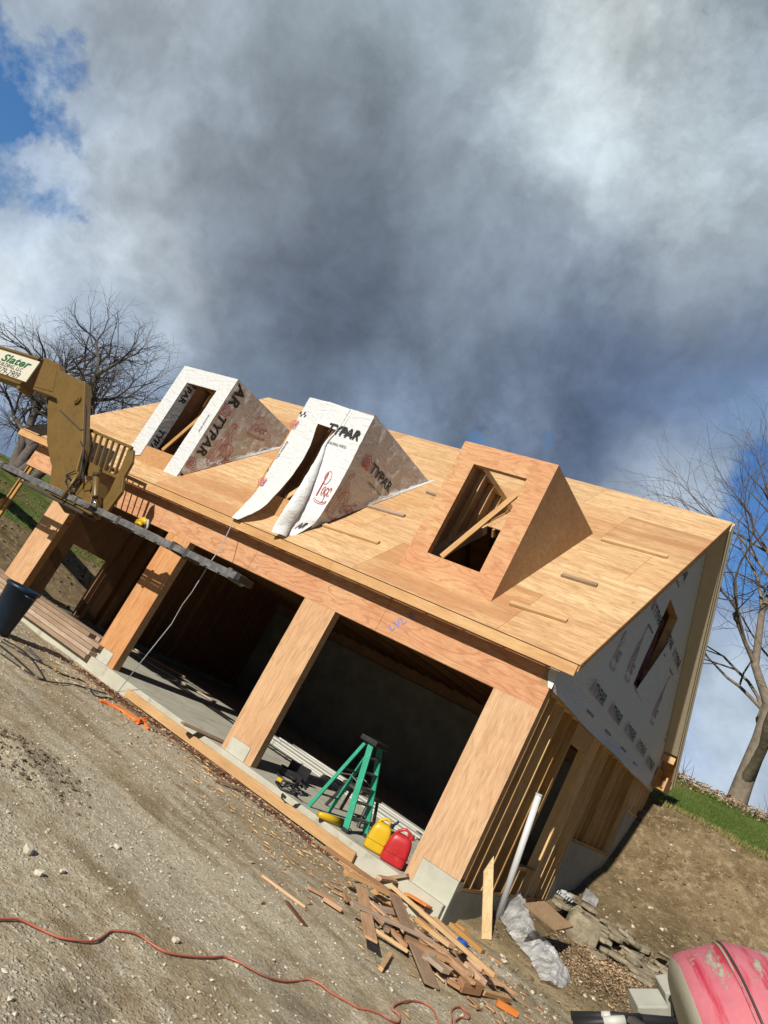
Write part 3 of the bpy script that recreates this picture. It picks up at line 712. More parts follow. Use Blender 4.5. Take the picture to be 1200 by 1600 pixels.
# gable of the main roof above the low one
gg = MB().prism([(LX2+.05, LY, LZ-.05), (LX2+.05, RY, RZ-.05), (LX2+.05, 2*RY-LY, LZ-.05)], (.05, 0, 0)); gg.build('upper_gable', m_plyside, G)
# rafters
def rafter(x, y0, y1, hole=None, mat=m_lum, z=-.015, nm='rafter'):
    a = Vector((x, y0, roofz(y0)-.108+z)); b = Vector((x, y1, roofz(y1)-.108+z))
    return board(nm, a, b, .038, .14, mat, G, up=(0, -PITCH, 1), bevel=0)
k = 0
x = LX1+.1
while x < OV-.05:
    inh = any(a+.14 < x < b-.14 for a, b, _ in DORM)
    top = RY-.05 if x > LX2 else LY-.05
    rafter(x, EY+.04, (.30 if inh else top))
    if inh: rafter(x, 1.78, top)
    if x > LX2:
        board('rafter', (x, BE-.04, EZ-.09), (x, RY+.05, RZ-.17), .038, .14, m_dark, G, up=(0, PITCH, 1), bevel=0)
    x += .61
# fascia
for a, b in ((LX1, -8.45), (-8.448, -3.62), (-3.618, OV-.012)):
    board('fascia', (a, EY-.003, (EZ+ZF)/2-.012), (b, EY-.003, (EZ+ZF)/2-.012), .038, .138, m_lum, G, up=(0, 0, 1))
board('fascia', (LX2, BE, (EZ+ZF)/2-.01), (OV, BE, (EZ+ZF)/2-.01), .038, .14, m_lum, G)
# rake boards and soffit at the right gable
RD = .15
def rakep(y, d): return Vector((OV+.004, y, (roofz(y) if y <= RY else roofz(DEP-y)) - d))
MB().prism([rakep(EY+.02, .012), rakep(RY, .012), rakep(RY, RD+.03), rakep(EY+.02, .10)], (-.018, 0, 0)).build('rake_board', m_plyside, G)
MB().prism([rakep(RY, .012), rakep(BE, .012), rakep(BE, RD+.03), rakep(RY, RD+.03)], (.02, 0, 0)).build('rake_board', m_soffit, G, bevel=.003)
MB().prism([rakep(RY+.01, .004)+Vector((.021, 0, 0)), rakep(BE+.02, .004)+Vector((.021, 0, 0)), rakep(BE+.02, .05)+Vector((.021, 0, 0)), rakep(RY+.01, .05)+Vector((.021, 0, 0))], (.02, 0, 0)).build('rake_trim', m_soffit, G)
def un(y, d=RD): return (roofz(y) if y <= RY else roofz(DEP-y)) - d
MB().prism([(.01, RY, un(RY)), (.01, BE-.62, un(BE-.62)), (OV-.012, BE-.62, un(BE-.62)), (OV-.012, RY, un(RY))], (0, 0, .015)).build('soffit', m_soffit, G)
MB().prism([(.01, .25, un(.25)), (.01, RY-.02, un(RY-.02)), (OV-.02, RY-.02, un(RY-.02)), (OV-.02, .25, un(.25))], (0, 0, .015)).build('soffit', m_soffit, G)
for yy in (BE-.58, BE-.1): MB().box(.02, OV-.03, yy, yy+.038, un(yy)-.14, un(yy)-.005).build('lookout', m_lum, G)
MB().box(OV-.05, OV-.016, BE-.6, BE, EZ-.30, EZ-.02).build('rake_return', m_lum, G)
MB().box(.02, .06, BE-.6, BE, EZ-.30, EZ+.1).build('rake_return', m_lum, G)
MB().box(.065, OV-.055, BE-.6, BE, EZ-.295, EZ-.27).build('rake_return', m_lum, G)
# wrap tail hanging from the front rake
MB().add([(.012, .25, roofz(.25)-.1), (.012, .9, roofz(.9)-.1), (.03, .85, roofz(.85)-.28), (.035, .30, roofz(.25)-.36)], [(0, 1, 2, 3)]).build('wrap_flap', m_wrap, gw, solid=.002)
# porch beam post with brace at the far left
MB().box(-12.46, -12.42, .03, .13, -.3, H).box(-12.36, -12.27, .04, .08, -.3, H).build('porch_post', m_lumz, G)
board('porch_brace', (-12.4, .0, 1.55), (-13.9, -.1, .1), .09, .038, m_lum, G)
MB().box(-12.3, -11.05, 2.2, 2.3, 2.42, 2.7).build('porch_beam', m_lum, G)
# roof cleats
def cleat(px0, py0, px1, py1, w=.085, mat=None):
    P = []
    for (px, py) in ((px0, py0), (px1, py1)):
        d = ray(px, py); n = Vector((0, -PITCH, 1)); t = (n.dot(Vector((0, EY, EZ)) - CP))/n.dot(d); P.append(CP + d*t)
    n = Vector((0, -PITCH, 1)).normalized()
    board('roof_cleat', P[0]+n*.024, P[1]+n*.024, w, .038, mat or m_lum, G, up=n)
cleat(940, 844, 1043, 872); cleat(877, 900, 933, 917, .07, m_oldlum); cleat(797, 944, 886, 972)
cleat(576, 792, 632, 808, .09, m_oldlum); cleat(506, 822, 592, 850, .09); cleat(667, 770, 684, 776, .08, m_oldlum)

# ---- dormers
def dormer(idx):
    x0, x1, zt = DORM[idx]; yf = .17; zb = roofz(yf)
    yb = EY + (zt-EZ)/PITCH
    wins = {2: (-2.53, -1.63, 3.78, 5.31), 1: (-5.74, -5.02, 3.78, 5.30), 0: (-9.50, -8.55, 3.80, 5.33)}[idx]
    D = MB()
    # framing of the side walls: plates and studs
    for xs in (x0+.016, x1-.106):
        D.beam((xs+.045, yf+.03, zt-.03), (xs+.045, yb-.05, zt-.03), .09, .04)
        D.beam((xs+.045, yf+.03, zt-.075), (xs+.045, yb-.1, zt-.075), .09, .04)
        y = yf+.03
        while y < yb-.25:
            D.box(xs, xs+.09, y, y+.038, roofz(y), zt-.096); y += .40
        D.beam((xs+.045, yf+.06, roofz(yf+.06)+.02), (xs+.045, yb-.15, roofz(yb-.15)+.02), .09, .04, (0, -PITCH, 1))
    D.box(x0+.11, x1-.11, yf+.02, yf+.11, zt-.05, zt-.01).box(x0+.11, x1-.11, yf+.02, yf+.11, wins[3]+.002, wins[3]+.14)
    d = D.build('dormer', m_lumz, G)
    a, b, c, e = wins
    f = MB()
    for r in ((x0, a, zb-.01, zt), (b, x1, zb-.01, zt), (a, b, zb-.01, c), (a, b, e, zt)): f.box(r[0], r[1], yf, yf+.012, r[2], r[3])
    MB().box(a-.002, b+.002, yf+.013, yf+.10, c-.04, c-.001).box(a-.03, a-.001, yf+.013, yf+.11, c, e).box(b+.001, b+.03, yf+.013, yf+.11, c, e).build('window_frame', m_plyside, d)
    f.build('front_panel', m_front if idx == 2 else m_plyside, d)
    for xs, sgn in ((x0, 1), (x1, -1)):
        MB().prism([(xs, yf+.012, roofz(yf+.012)), (xs, yf+.012, zt), (xs, yb, zt)], (.012*sgn, 0, 0)).build('side_panel', m_plyside, d)
    br = {2: ((-2.30, .20, 3.80), (-1.60, .20, 5.20)), 1: ((-5.55, .22, 3.80), (-4.95, .22, 4.6)), 0: ((-9.06, .22, 3.83), (-8.50, .22, 4.95))}[idx]
    board('window_brace', br[0], br[1], .038, .085, m_lum, d, up=(0, 0, 1))
    # opening edge of the roof below
    for xs in (x0+.14, x1-.14): board('trimmer', (xs, .3, roofz(.3)-.09), (xs, 1.78, roofz(1.78)-.09), .038, .15, m_lum, d, up=(0, -PITCH, 1), bevel=0)
    return d, wins, zb, zt, yf, yb
def sheet(name, P, nu, nv, parent, fn, mat=m_wrap):
    mb = MB()
    for i in range(nu+1):
        for j in range(nv+1): mb.v.append(fn(i/nu, j/nv))
    for i in range(nu):
        for j in range(nv):
            a = i*(nv+1)+j; mb.f.append((a, a+nv+1, a+nv+2, a+1))
    return mb.build(name, mat, parent, smooth=True)
def rip(a, b, s=1.0):  # small ripples
    return .006*s*(mnoise.noise(Vector((a*3, b*3, 1))) + .6*mnoise.noise(Vector((a*9, b*4, 7))))
# right bare dormer
d3, *_ = dormer(2)
# far dormer, neatly wrapped
d1, w, zb, zt, yf, yb = dormer(0)
x0, x1 = DORM[0][0], DORM[0][1]
def face(name, pts4, d, nu=10, nv=24, off=-.012, wob=1):
    def fn(u, v):
        A, B, C, E = [Vector(p) for p in pts4]
        p = (A*(1-u)+B*u)*(1-v) + (E*(1-u)+C*u)*v
        return p + Vector((0, off - abs(rip(p.x*2, p.z*2, 2*wob)), 0))
    return sheet(name, None, nu, nv, d, fn)
ws = []
ws.append(face('house_wrap', [(x0-.02, yf, zt+.01), (w[0], yf, zt+.01), (w[0]+.0, yf, zb+.12), (x0-.05, yf, zb-.02)], d1))
ws.append(face('house_wrap', [(w[0]+.001, yf, zt+.01), (w[1]-.001, yf, zt+.01), (w[1]-.001, yf, w[3]), (w[0]+.001, yf, w[3])], d1, 12, 6))
ws.append(face('house_wrap', [(w[1], yf, zt+.01), (x1+.012, yf, zt+.01), (x1+.012, yf, zb-.03), (w[1]-.06, yf, zb-.03)], d1))
def sidewrap(d, x1, yf, yb, zt, tail=.05):
    def fn(u, v):
        # u along the depth, v from top to roof
        y = yf - .012 + (yb + tail - yf)*u
        zr = roofz(y) + .015 - .02*u
        z = zt + (zr - zt)*v if zt > zr else zr
        return Vector((x1 + .014 + abs(rip(y*1.3, z*1.3, 4)) + .05*sm(.9, 1, v)*(.3+.7*u), y, z + .01))
    return sheet('house_wrap', None, 40, 26, d, fn)
s1 = sidewrap(d1, x1, yf, yb, zt)
OX = x1+.045
text('lettering', 'TYPAR', .29, (OX, yf+.04, 4.93), (0, .03, -1), (0, 1, .03), m_print, s1, .035, .12)
icon((OX, yf+.12, 5.03), (0, 0, -1), (0, 1, 0), .22, m_redprint, s1)
text('lettering', 'AR', .34, (OX, yf+.05, 5.62), (0, .06, -1), (0, 1, .03), m_print, s1, .035, .12)
text('lettering', 'TY', .34, (OX, yf+.01, 3.62), (0, .06, -1), (0, 1, .03), m_print, s1, .035, .12)
icon((OX, yf+.10, 3.80), (0, 0, -1), (0, 1, 0), .20, m_redprint, s1)
lineart((OX, .72, 4.00), (0, 1, .35), (0, -.1, 1), .62, m_redprint, s1, 1)
lineart((OX, 1.05, 5.05), (0, 1, .25), (0, .05, 1), .45, m_redprint, s1, 0)
lw_ = ws[0]
# lettering wrapped round the left jamb
JX = w[0]+.035
sheet('house_wrap', None, 4, 20, d1, lambda u, v: Vector((w[0]+.004+.004*u, yf-.02+.28*u, zb+.13+(w[3]-zb-.13)*v)))
text('lettering', 'TYPAR', .20, (w[0]+.012, yf+.04, 4.25), (0, .05, -1), (0, 1, 0), m_print, ws[0], .035)
text('lettering', 'PAR', .20, (w[0]+.012, yf+.04, 5.28), (0, .05, -1), (0, 1, 0), m_print, ws[0], .035)
text('small_print', 'BUILDING WRAP', .05, (x1-.16, yf-.03, 4.80), (.02, 0, -1), (1, 0, 0), m_print, ws[2], .02)
# middle dormer, wrap loose and blowing
d2, w, zb, zt, yf, yb = dormer(1)
x0, x1 = DORM[1][0], DORM[1][1]
def pxsheet(name, rowsdef, d, nu=10, sub=6, rippl=1.5):
    """rows of (px,py,y) left and right edges, from top to bottom"""
    rowsP = [(at(a[0], a[1], 1, a[2]), at(b[0], b[1], 1, b[2])) for a, b in rowsdef]
    n = len(rowsP)-1
    def cr(P, t):
        i = min(n-1, int(t)); f = t-i; p = [P[max(0, min(n, i+k))] for k in (-1, 0, 1, 2)]
        return .5*((2*p[1]) + (p[2]-p[0])*f + (2*p[0]-5*p[1]+4*p[2]-p[3])*f*f + (3*p[1]-p[0]-3*p[2]+p[3])*f**3)
    L = [r[0] for r in rowsP]; Rr = [r[1] for r in rowsP]
    def fn(u, v):
        t = v*n; a, b = cr(L, t), cr(Rr, t); p = a*(1-u)+b*u
        return p + Vector((0, -abs(rip(p.x*2, p.z*2, rippl*2)), 0))
    return sheet(name, None, nu, n*sub, d, fn), fn
F = yf-.02
lft, lfn = pxsheet('loose_wrap', [((484, 621, F), (517, 629, F)), ((462, 660, F), (497, 662, F)), ((440, 700, F-.02), (482, 703, F-.03)), ((420, 735, F-.05), (458, 741, F-.1)),
                         ((400, 768, F-.13), (428, 776, F-.22)), ((380, 790, F-.3), (405, 797, F-.36)), ((362, 809, EY-.08), (372, 812, EY-.10))], d2)
topw, _ = pxsheet('loose_wrap', [((515, 628, F-.004), (552, 641, F-.004)), ((506, 646, F-.01), (541, 659, F-.01)), ((497, 662, F-.03), (534, 675, F-.01))], d2, 8, 6)
rgt, rfn = pxsheet('loose_wrap', [((548, 639, F), (585, 651, F)), ((530, 670, F), (572, 676, F)), ((511, 692, F-.02), (558, 704, F)), ((502, 716, F-.05), (545, 730, F)), ((490, 745, F-.1), (530, 758, F)),
                         ((476, 775, F-.16), (512, 788, F)), ((462, 800, F-.22), (497, 811, F-.02)), ((448, 822, F-.28), (486, 822, F-.04)), ((441, 838, F-.30), (452, 842, F-.28))], d2, 12)
# backward roll along the free edge, its inner side turned to the viewer
def roll(u, v):
    p = rfn(0, v*.98+.01); q = rfn(.05, v*.98+.01); side = (q-p).normalized()
    ang = u*math.pi*1.05; rr = .015 + .10*sm(.1, .8, v)
    return p + side*(math.sin(ang)*rr*1.2) + Vector((0, -1, 0))*((1-math.cos(ang))*rr) - Vector((0, 0, 1))*(.05*u*v)
rl = sheet('rolled_wrap_edge', None, 10, 40, d2, roll)
s2 = sidewrap(d2, x1, yf, yb, zt, .12)
OX = x1+.05
text('lettering', 'TYPAR', .245, (OX, .72, 4.90), (0, 1, -.02), (0, .0, 1), m_print, s2, .035, .1)
icon((OX, .56, 4.98), (0, 1, 0), (0, 0, 1), .22, m_redprint, s2)
text('small_print', 'BUILDING WRAP', .06, (OX, .86, 4.72), YD, ZD, m_print, s2, .02)
lineart((OX, .42, 3.86), (0, 1, .55), (0, -.1, 1), .5, m_redprint, s2, 1)
text('lettering', 'TYPAR', .235, (-5.45, F-.035, 5.14), (1, 0, .0), (0, 0, 1), m_print, rgt, .035, .1)
text('small_print', 'BUILDING WRAP', .055, (-5.28, F-.045, 4.94), (1, 0, 0), (0, 0, 1), m_print, rgt, .02)
lineart((-5.32, F, 4.17), (1, 0, 0), (0, 0, 1), .46, m_redprint, rgt, 0, .010, fn=lambda x, y: rfn(min(.98, max(.22, .42+x*1.0)), .60-y*.42)+Vector((0, -.012, 0)))
text('lettering', 'AR', .22, (0, 0, 0), (1, 0, 0), (0, 0, 1), m_print, rgt, .035, .1, fn=lambda x, y: rfn(min(.97, .45+x*1.3), .90-y*.40)+Vector((0, -.014, 0)))
text('small_print', 'BUILDING WRAP', .05, (-6.12, F-.035, 4.75), (-.03, 0, -1), (1, 0, 0), m_print, lft, .02)
for (px, py) in ((470, 645), (476, 646), (419, 735), (424, 738)):
    p = at(px, py, 1, F-.05); MB().box(p.x-.02, p.x+.02, p.y-.002, p.y, p.z-.03, p.z+.03).build('print_square', m_print, lft)
icon(at(459, 662, 1, F-.03), (0, 0, 1), (-1, 0, 0), .15, m_redprint, lft); icon(at(409, 752, 1, F-.12), (0, 0, 1), (-1, 0, 0), .15, m_redprint, lft)

# ------------------------------------------------------------------ telehandler boom with fork head
YB = -1.25
tele = thing('telehandler', (-13.5, -1.0, -.1), 'ochre telehandler boom with fork carriage raised over the left bay', 'telehandler')
def bp(px, py, y=YB): return at(px, py, 1, y)
pe = [bp(60, 560), bp(51, 608)]
zt_, zb_ = pe[0].z-.01, pe[1].z+.03
bm_ = MB().box(-19, pe[0].x+.02, YB, YB+.34, zb_+.02, zt_-.02)
boom = bm_.build('boom', m_yellow, tele, bevel=.02)
MB().box(-19, pe[0].x+.02, YB-.015, YB+.36, zt_-.02, zt_+.03).build('boom_flange', m_yellow, boom, bevel=.006)
MB().box(-19, pe[0].x+.0, YB-.008, YB+.35, zb_-.03, zb_+.02).build('boom_flange', m_yellow, boom, bevel=.006)
q = bp(30, 594); MB().box(q.x, pe[0].x, YB+.03, YB+.3, zb_-.13, zb_-.03).build('boom_slide', m_yellow, boom, bevel=.01)
s0 = bp(-75, 540, YB); s1_ = bp(53, 580, YB)
MB().box(s1_.x-1.75, s1_.x+.02, YB-.022, YB-.002, zb_+.06, zt_-.06).build('sign_board', m_sign, boom)
sx = s1_.x
hh = (zt_-zb_)
text('sign_lettering', 'Slater', .25, (sx-1.42, YB-.026, zt_-.06-hh*.36), (1, 0, 0), (0, 0, 1), m_greenprint, boom, .03, .25, wx=1.95)
text('sign_lettering', 'BUILDING, LLC', .125, (sx-1.46, YB-.026, zt_-.06-hh*.54), (1, 0, 0), (0, 0, 1), m_print, boom, .01, 0, wx=1.30)
text('sign_lettering', '0-379-2909', .20, (sx-1.50, YB-.026, zt_-.06-hh*.80), (1, 0, 0), (0, 0, 1), m_print, boom, .0, .2, wx=1.25)
# gooseneck head
poly = [(70, 558), (92, 568), (93, 578), (133, 597), (131, 640), (129, 700), (118, 742), (113, 752), (100, 735), (92, 700), (91, 640), (88, 622), (74, 616), (51, 608)]
head = MB().prism([bp(a, b, YB-.03) for a, b in poly], (0, .17, 0)).build('gooseneck', m_yellow, tele, bevel=.012)
inn = [(76, 617), (90, 625), (93, 700), (101, 736), (112, 752), (107, 780), (92, 762), (78, 720), (73, 690), (74, 640)]
MB().prism([bp(a, b, YB+.10) for a, b in inn], (0, .12, 0)).build('gooseneck_web', m_yellow, head, bevel=.01)
c = bp(123, 626, YB-.03); MB().lathe([(0, -.06), (.075, -.06), (.085, -.045), (.085, .01)], (0, 0, 0), 'x', 20)
pv = MB(); k0 = [(0, -.07), (.05, -.07), (.055, -.06), (.055, -.05), (.085, -.05), (.085, .0)]
n = 20
for (r_, h_) in k0:
    for j in range(n): t = 2*math.pi*j/n; pv.v.append(Vector((c.x + r_*math.cos(t), c.y + h_, c.z + r_*math.sin(t))))
for i in range(len(k0)-1):
    for j in range(n): pv.f.append((i*n+j, i*n+(j+1) % n, (i+1)*n+(j+1) % n, (i+1)*n+j))
pv.build('pivot_pin', m_yellow, head, smooth=False)
for (a, b) in ((78, 565), (74, 588), (83, 592), (63, 600), (72, 602)):
    p = bp(a, b, YB-.035); MB().box(p.x-.014, p.x+.014, p.y-.008, p.y+.004, p.z-.014, p.z+.014).build('bolt', m_steel, head)
MB().beam(bp(94, 641, YB-.036), bp(126, 672, YB-.036), .02, .012, (0, 1, 0)).beam(bp(126, 672, YB-.036), bp(130, 671, YB-.036), .02, .012, (0, 1, 0)).build('weld_seam', m_steel, head)
MB().prism([bp(a, b, YB-.045) for a, b in [(72, 560), (90, 569), (82, 612), (54, 604)]], (0, .014, 0)).build('doubler_plate', m_yellow, head, bevel=.004)
MB().tube([bp(131, 604, YB+.0), bp(134, 640, YB+.02), bp(132, 690, YB+.02), bp(128, 725, YB), bp(124, 750, YB-.02)], .018, 8).tube([bp(133, 610, YB+.08), bp(136, 650, YB+.1), bp(133, 700, YB+.1), bp(131, 730, YB+.05)], .014, 8).build('hydraulic_line', m_black, head, smooth=True)
# carriage below the head
YC = -1.05
carr = MB()
carr.prism([bp(a, b, YC) for a, b in [(76, 770), (84, 700), (90, 700), (93, 765), (100, 790), (88, 780)]], (0, .05, 0))
carr.prism([bp(a, b, YC+.3) for a, b in [(80, 770), (100, 745), (108, 790), (118, 805), (100, 800)]], (0, .05, 0))
carr.prism([bp(a, b, YC-.05) for a, b in [(100, 782), (118, 752), (150, 750), (138, 800), (122, 800)]], (0, .30, 0))
carr.beam(bp(78, 768, YC-.05), bp(150, 806, YC-.05), .12, .05)
cg = carr.build('carriage', m_yellow, tele, bevel=.008)
MB().tube([bp(96, 780, YC-.2), bp(124, 738, YC-.2)], .03, 10).build('carriage_tube', m_yellow, cg, smooth=True)
MB().prism([bp(a, b, YC) for a, b in [(124, 728), (134, 718), (156, 730), (150, 746), (128, 742)]], (0, .06, 0)).build('bracket', m_yellow, cg, bevel=.005)
# backrest grid
YG = -.95
gr = MB()
tl, tr_, br_, bl = (141, 672), (207, 700), (190, 742), (128, 722)
gr.beam(bp(*tl, YG), bp(*tr_, YG), .04, .05); gr.beam(bp(*bl, YG), bp(188, 748, YG), .04, .05)
grid = gr.build('backrest_frame', m_yellow, cg, bevel=.004)
for k in range(8):
    t = k/7; a = bp(tl[0]+(tr_[0]-tl[0]-3)*t+1, tl[1]+(tr_[1]-tl[1])*t, YG); b = bp(bl[0]+(58)*t+1, bl[1]+(24)*t, YG)
    MB().beam(a, b, .025 if k < 7 else .05, .05 if k < 7 else .07, (0, 1, 0)).build('backrest_bar', m_yellow, grid, bevel=.003)
arm = MB()
arm.prism([bp(a, b, YG-.1) for a, b in [(201, 706), (208, 702), (206, 722), (193, 745), (190, 768), (162, 806), (148, 803), (172, 765), (186, 735)]], (0, .06, 0)); arm.build('side_arm', m_yellow, cg, bevel=.006)
arm = MB(); arm.prism([bp(a, b, YG+.12) for a, b in [(129, 700), (140, 676), (142, 682), (132, 704), (130, 735), (126, 735)]], (0, .05, 0)); arm.build('side_arm', m_yellow, cg, bevel=.005)
cyl = MB().tube([bp(150, 747, YC-.22), bp(149, 777, YC-.22)], .055, 14); cyl.build('tilt_cylinder', m_yellow, cg, smooth=True, bevel=.004)
MB().tube([bp(149, 777, YC-.22), bp(147, 792, YC-.22)], .025, 12).build('cylinder_rod', m_chrome, cg, smooth=True)
MB().tube([bp(150, 739, YC-.26), bp(150, 750, YC-.18)], .06, 12).build('cylinder_eye', m_steel, cg)
MB().tube([bp(137, 790, YC-.3), bp(148, 799, YC-.1)], .045, 10).tube([bp(128, 789, YC-.3), bp(133, 794, YC-.3)], .02, 8).build('linkage', m_steel, cg)
for pts in ([(126, 690), (131, 700), (129, 715), (127, 728)], [(118, 735), (104, 742), (104, 755), (114, 762), (134, 742)], [(122, 748), (137, 748), (144, 757), (141, 770)], [(110, 745), (102, 752), (108, 766), (116, 770)]):
    MB().tube([bp(a, b, YC-.28+.03*i) for i, (a, b) in enumerate(pts)], .012, 8).build('hydraulic_hose', m_black, cg, smooth=True)
# the work platform plank carried on the forks
PY0, PY1 = -1.18, -.86
plank = thing('scaffold_plank', (-8, -1, 2.05), 'long grey aluminium scaffold plank held across the bays on the fork head', 'scaffold plank')
def plz(x): return 2.085 + (x+11.5)*.010
for (y, nm) in ((PY0, 'side_rail'), (PY1, 'side_rail')):
    board(nm, (-13.4, y, plz(-13.4)), (-4.28, y, plz(-4.28)), .03, .10, m_alu, plank)
for k in range(30):
    x = -13.3 + k*.31
    MB().box(x, x+.05, PY0+.02, PY1-.02, plz(x)-.02, plz(x)+.02).build('rung', m_alu, plank)
for (a, b) in ((-13.3, -10.4), (-9.9, -8.0), (-7.95, -6.15)):
    for k in range(3):
        yy = PY0+.07+k*.09
        if (k == 1 and a > -8.5): continue
        board('deck_strip', (a, yy, plz(a)+.05), (b - k*.12, yy, plz(b)+.05), .075, .018, m_oldlum, plank)
for x in (-11.05, -8.42, -7.15, -5.72, -5.38, -4.42):
    MB().box(x-.035, x+.035, PY0-.022, PY1+.022, plz(x)-.075, plz(x)+.072).build('clamp', m_steel if x < -4.6 else m_alu, plank, bevel=.004)
MB().box(-4.30, -4.2, PY0+.0, PY1, plz(-4.2)-.05, plz(-4.2)+.05).build('end_cap', m_black, plank, bevel=.01)
# forks
for y in (-1.12, -.92):
    MB().box(-10.3, -8.1, y-.05, y+.05, 1.955, 2.0).build('fork', m_steel, cg, bevel=.006)
# nailer on the plank
nl = thing('nail_gun', (-6.85, -1.02, 2.2), 'small yellow and black nail gun lying on the scaffold plank', 'nail gun')
p0 = at(218, 826, 1, -1.02)
p0.z = plz(p0.x)+.065
MB().tube([p0+Vector((-.14, 0, .06)), p0+Vector((-.02, 0, .12)), p0+Vector((.10, 0, .10))], [.04, .06, .045], 12).build('motor_housing', m_yel, nl, smooth=True)
MB().tube([p0+Vector((.02, 0, .13)), p0+Vector((.10, -.02, .15)), p0+Vector((.17, -.02, .05)), p0+Vector((.15, 0, 0))], [.022, .02, .018, .02], 8).build('handle', m_cordgrey, nl, smooth=True)
MB().beam(p0+Vector((-.18, .03, .03)), p0+Vector((.08, .03, .02)), .04, .05).build('magazine', m_black, nl, bevel=.005)
MB().tube([p0+Vector((-.1, -.04, .03)), p0+Vector((.0, -.05, .05)), p0+Vector((.05, -.04, .03))], .03, 10).build('battery', m_yel, nl, smooth=True)
# thin cord hanging from the loose wrap over the plank to the ground
pts = [at(364, 816, 1, EY-.1), at(345, 855, 1, -.5), at(327, 881, 1, -.85), at(300, 925, 1, -.8), at(285, 945, 1, -.65), at(268, 975, 1, -.6), at(240, 1010, 1, -.55), at(212, 1045, 1, -.5), gpt(184, 1082)+Vector((0, 0, .02)), gpt(150, 1084)+Vector((0, 0, .01)), gpt(110, 1065)+Vector((0, 0, .01))]
tag(MB().tube(pts, .007, 6).build('thin_cord', m_cordgrey, smooth=True), 'thin grey cord hanging from the loose wrap down to the gravel', 'cord')

# ------------------------------------------------------------------ step ladder
def ladder():
    F0, F1 = gz(537, 1300, 0), gz(572, 1311, 0); B0, B1 = gz(487, 1262, 0), gz(515, 1271, 0)
    F0 = Vector((-1.62, .08, 0)); F1 = Vector((-1.60, .60, 0)); B0 = Vector((-2.27, .10, 0)); B1 = Vector((-2.25, .60, 0))
    T0_ = at(576, 1156, 1, .20); T1 = at(597, 1167, 1, .48); zt = (T0_.z+T1.z)/2; xt = (T0_.x+T1.x)/2
    L = thing('step_ladder', (-2, .35, 0), 'green fibreglass step ladder with a black top standing open in the right bay', 'step ladder')
    A0, A1 = Vector((xt+.02, .20, zt)), Vector((xt+.02, .47, zt)); C0, C1 = Vector((xt-.07, .22, zt-.04)), Vector((xt-.07, .45, zt-.04))
    for a, b in ((F0, A0), (F1, A1)): MB().beam(a, b, .03, .085, (1, 0, 0)).build('front_rail', m_green, L, bevel=.005)
    for a, b in ((B0, C0), (B1, C1)): MB().beam(a, b, .028, .05, (1, 0, 0)).build('rear_rail', m_green, L, bevel=.005)
    for k in range(1, 6):
        t = k/6; a, b = F0.lerp(A0, t), F1.lerp(A1, t); MB().beam(a, b, .085, .025, (0, 0, 1)).build('step', m_alu, L, bevel=.003)
    for t in (.2, .6): MB().beam(B0.lerp(C0, t), B1.lerp(C1, t), .03, .02).build('rear_brace', m_alu, L)
    for (a, b, c, d) in ((F0, A0, B0, C0), (F1, A1, B1, C1)):
        p, q = a.lerp(b, .52), c.lerp(d, .52); m = (p+q)/2 + Vector((0, 0, .05)); MB().tube([p, m, q], .008, 6).build('spreader', m_alu, L)
    MB().box(xt-.14, xt+.13, .14, .53, zt-.03, zt+.04).build('top_cap', m_black, L, bevel=.012)
    for a, b in ((F0, 'foot'), (F1, 'foot')): MB().box(a.x-.05, a.x+.05, a.y-.03, a.y+.03, .0, .05).build('foot', m_black, L, bevel=.006)
ladder()
# ------------------------------------------------------------------ fuel cans
def can(name, c, yaw, w, d, h, mat, label, spout=False):
    L = thing(name, c, label, 'fuel can'); c = Vector(c)
    prof = [(0, 1), (.06, 1.02), (.30, 1.03), (.55, .98), (.72, .88), (.82, .70), (.88, .45)]
    mb = MB(); n = 20; cs, sn = math.cos(yaw), math.sin(yaw)
    for (zz, sc) in prof:
        for j in range(n):
            t = 2*math.pi*j/n; cx_ = math.copysign(abs(math.cos(t))**.45, math.cos(t)); sy_ = math.copysign(abs(math.sin(t))**.45, math.sin(t))
            x = cx_*w/2*sc; y = sy_*d/2*min(1, sc+.08)
            mb.v.append(c + Vector((x*cs-y*sn, x*sn+y*cs, zz*h)))
    for i in range(len(prof)-1):
        for j in range(n): mb.f.append((i*n+j, i*n+(j+1) % n, (i+1)*n+(j+1) % n, (i+1)*n+j))
    mb.f.append(tuple(reversed(range(n)))); mb.f.append(tuple((len(prof)-1)*n+j for j in range(n)))
    mb.build('can_body', mat, L, smooth=True, sub=1)
    def loc(x, y, z): return c + Vector((x*cs-y*sn, x*sn+y*cs, z))
    MB().tube([loc(-w*.36, 0, h*.66), loc(-w*.26, 0, h*.90), loc(-w*.02, 0, h*1.02), loc(w*.18, 0, h*.98), loc(w*.24, 0, h*.80)], [.022, .02, .019, .02, .026], 10).build('handle', mat, L, smooth=True)
    MB().lathe([(0, .05), (.032, .05), (.035, 0)], loc(w*.30, 0, h*.84), 'z', 14).build('cap', mat if not spout else m_black, L, smooth=False)
    if spout: MB().tube([loc(w*.30, 0, h*.88), loc(w*.42, 0, h*1.02), loc(w*.5, 0, h*1.12)], [.02, .016, .014], 8).build('spout', m_black, L, smooth=True)
    # pressed recess line round the body
    MB().tube([loc(math.copysign(abs(math.cos(2*math.pi*j/24))**.45, math.cos(2*math.pi*j/24))*w/2*1.03, math.copysign(abs(math.sin(2*math.pi*j/24))**.45, math.sin(2*math.pi*j/24))*d/2*1.03, h*.32) for j in range(25)], .006, 6, False).build('moulding', mat, L, smooth=True)
can('yellow_fuel_can', (-1.20, .14, 0), .5, .27, .2, .40, m_yel, 'yellow plastic fuel can with black spout beside the red one', True)
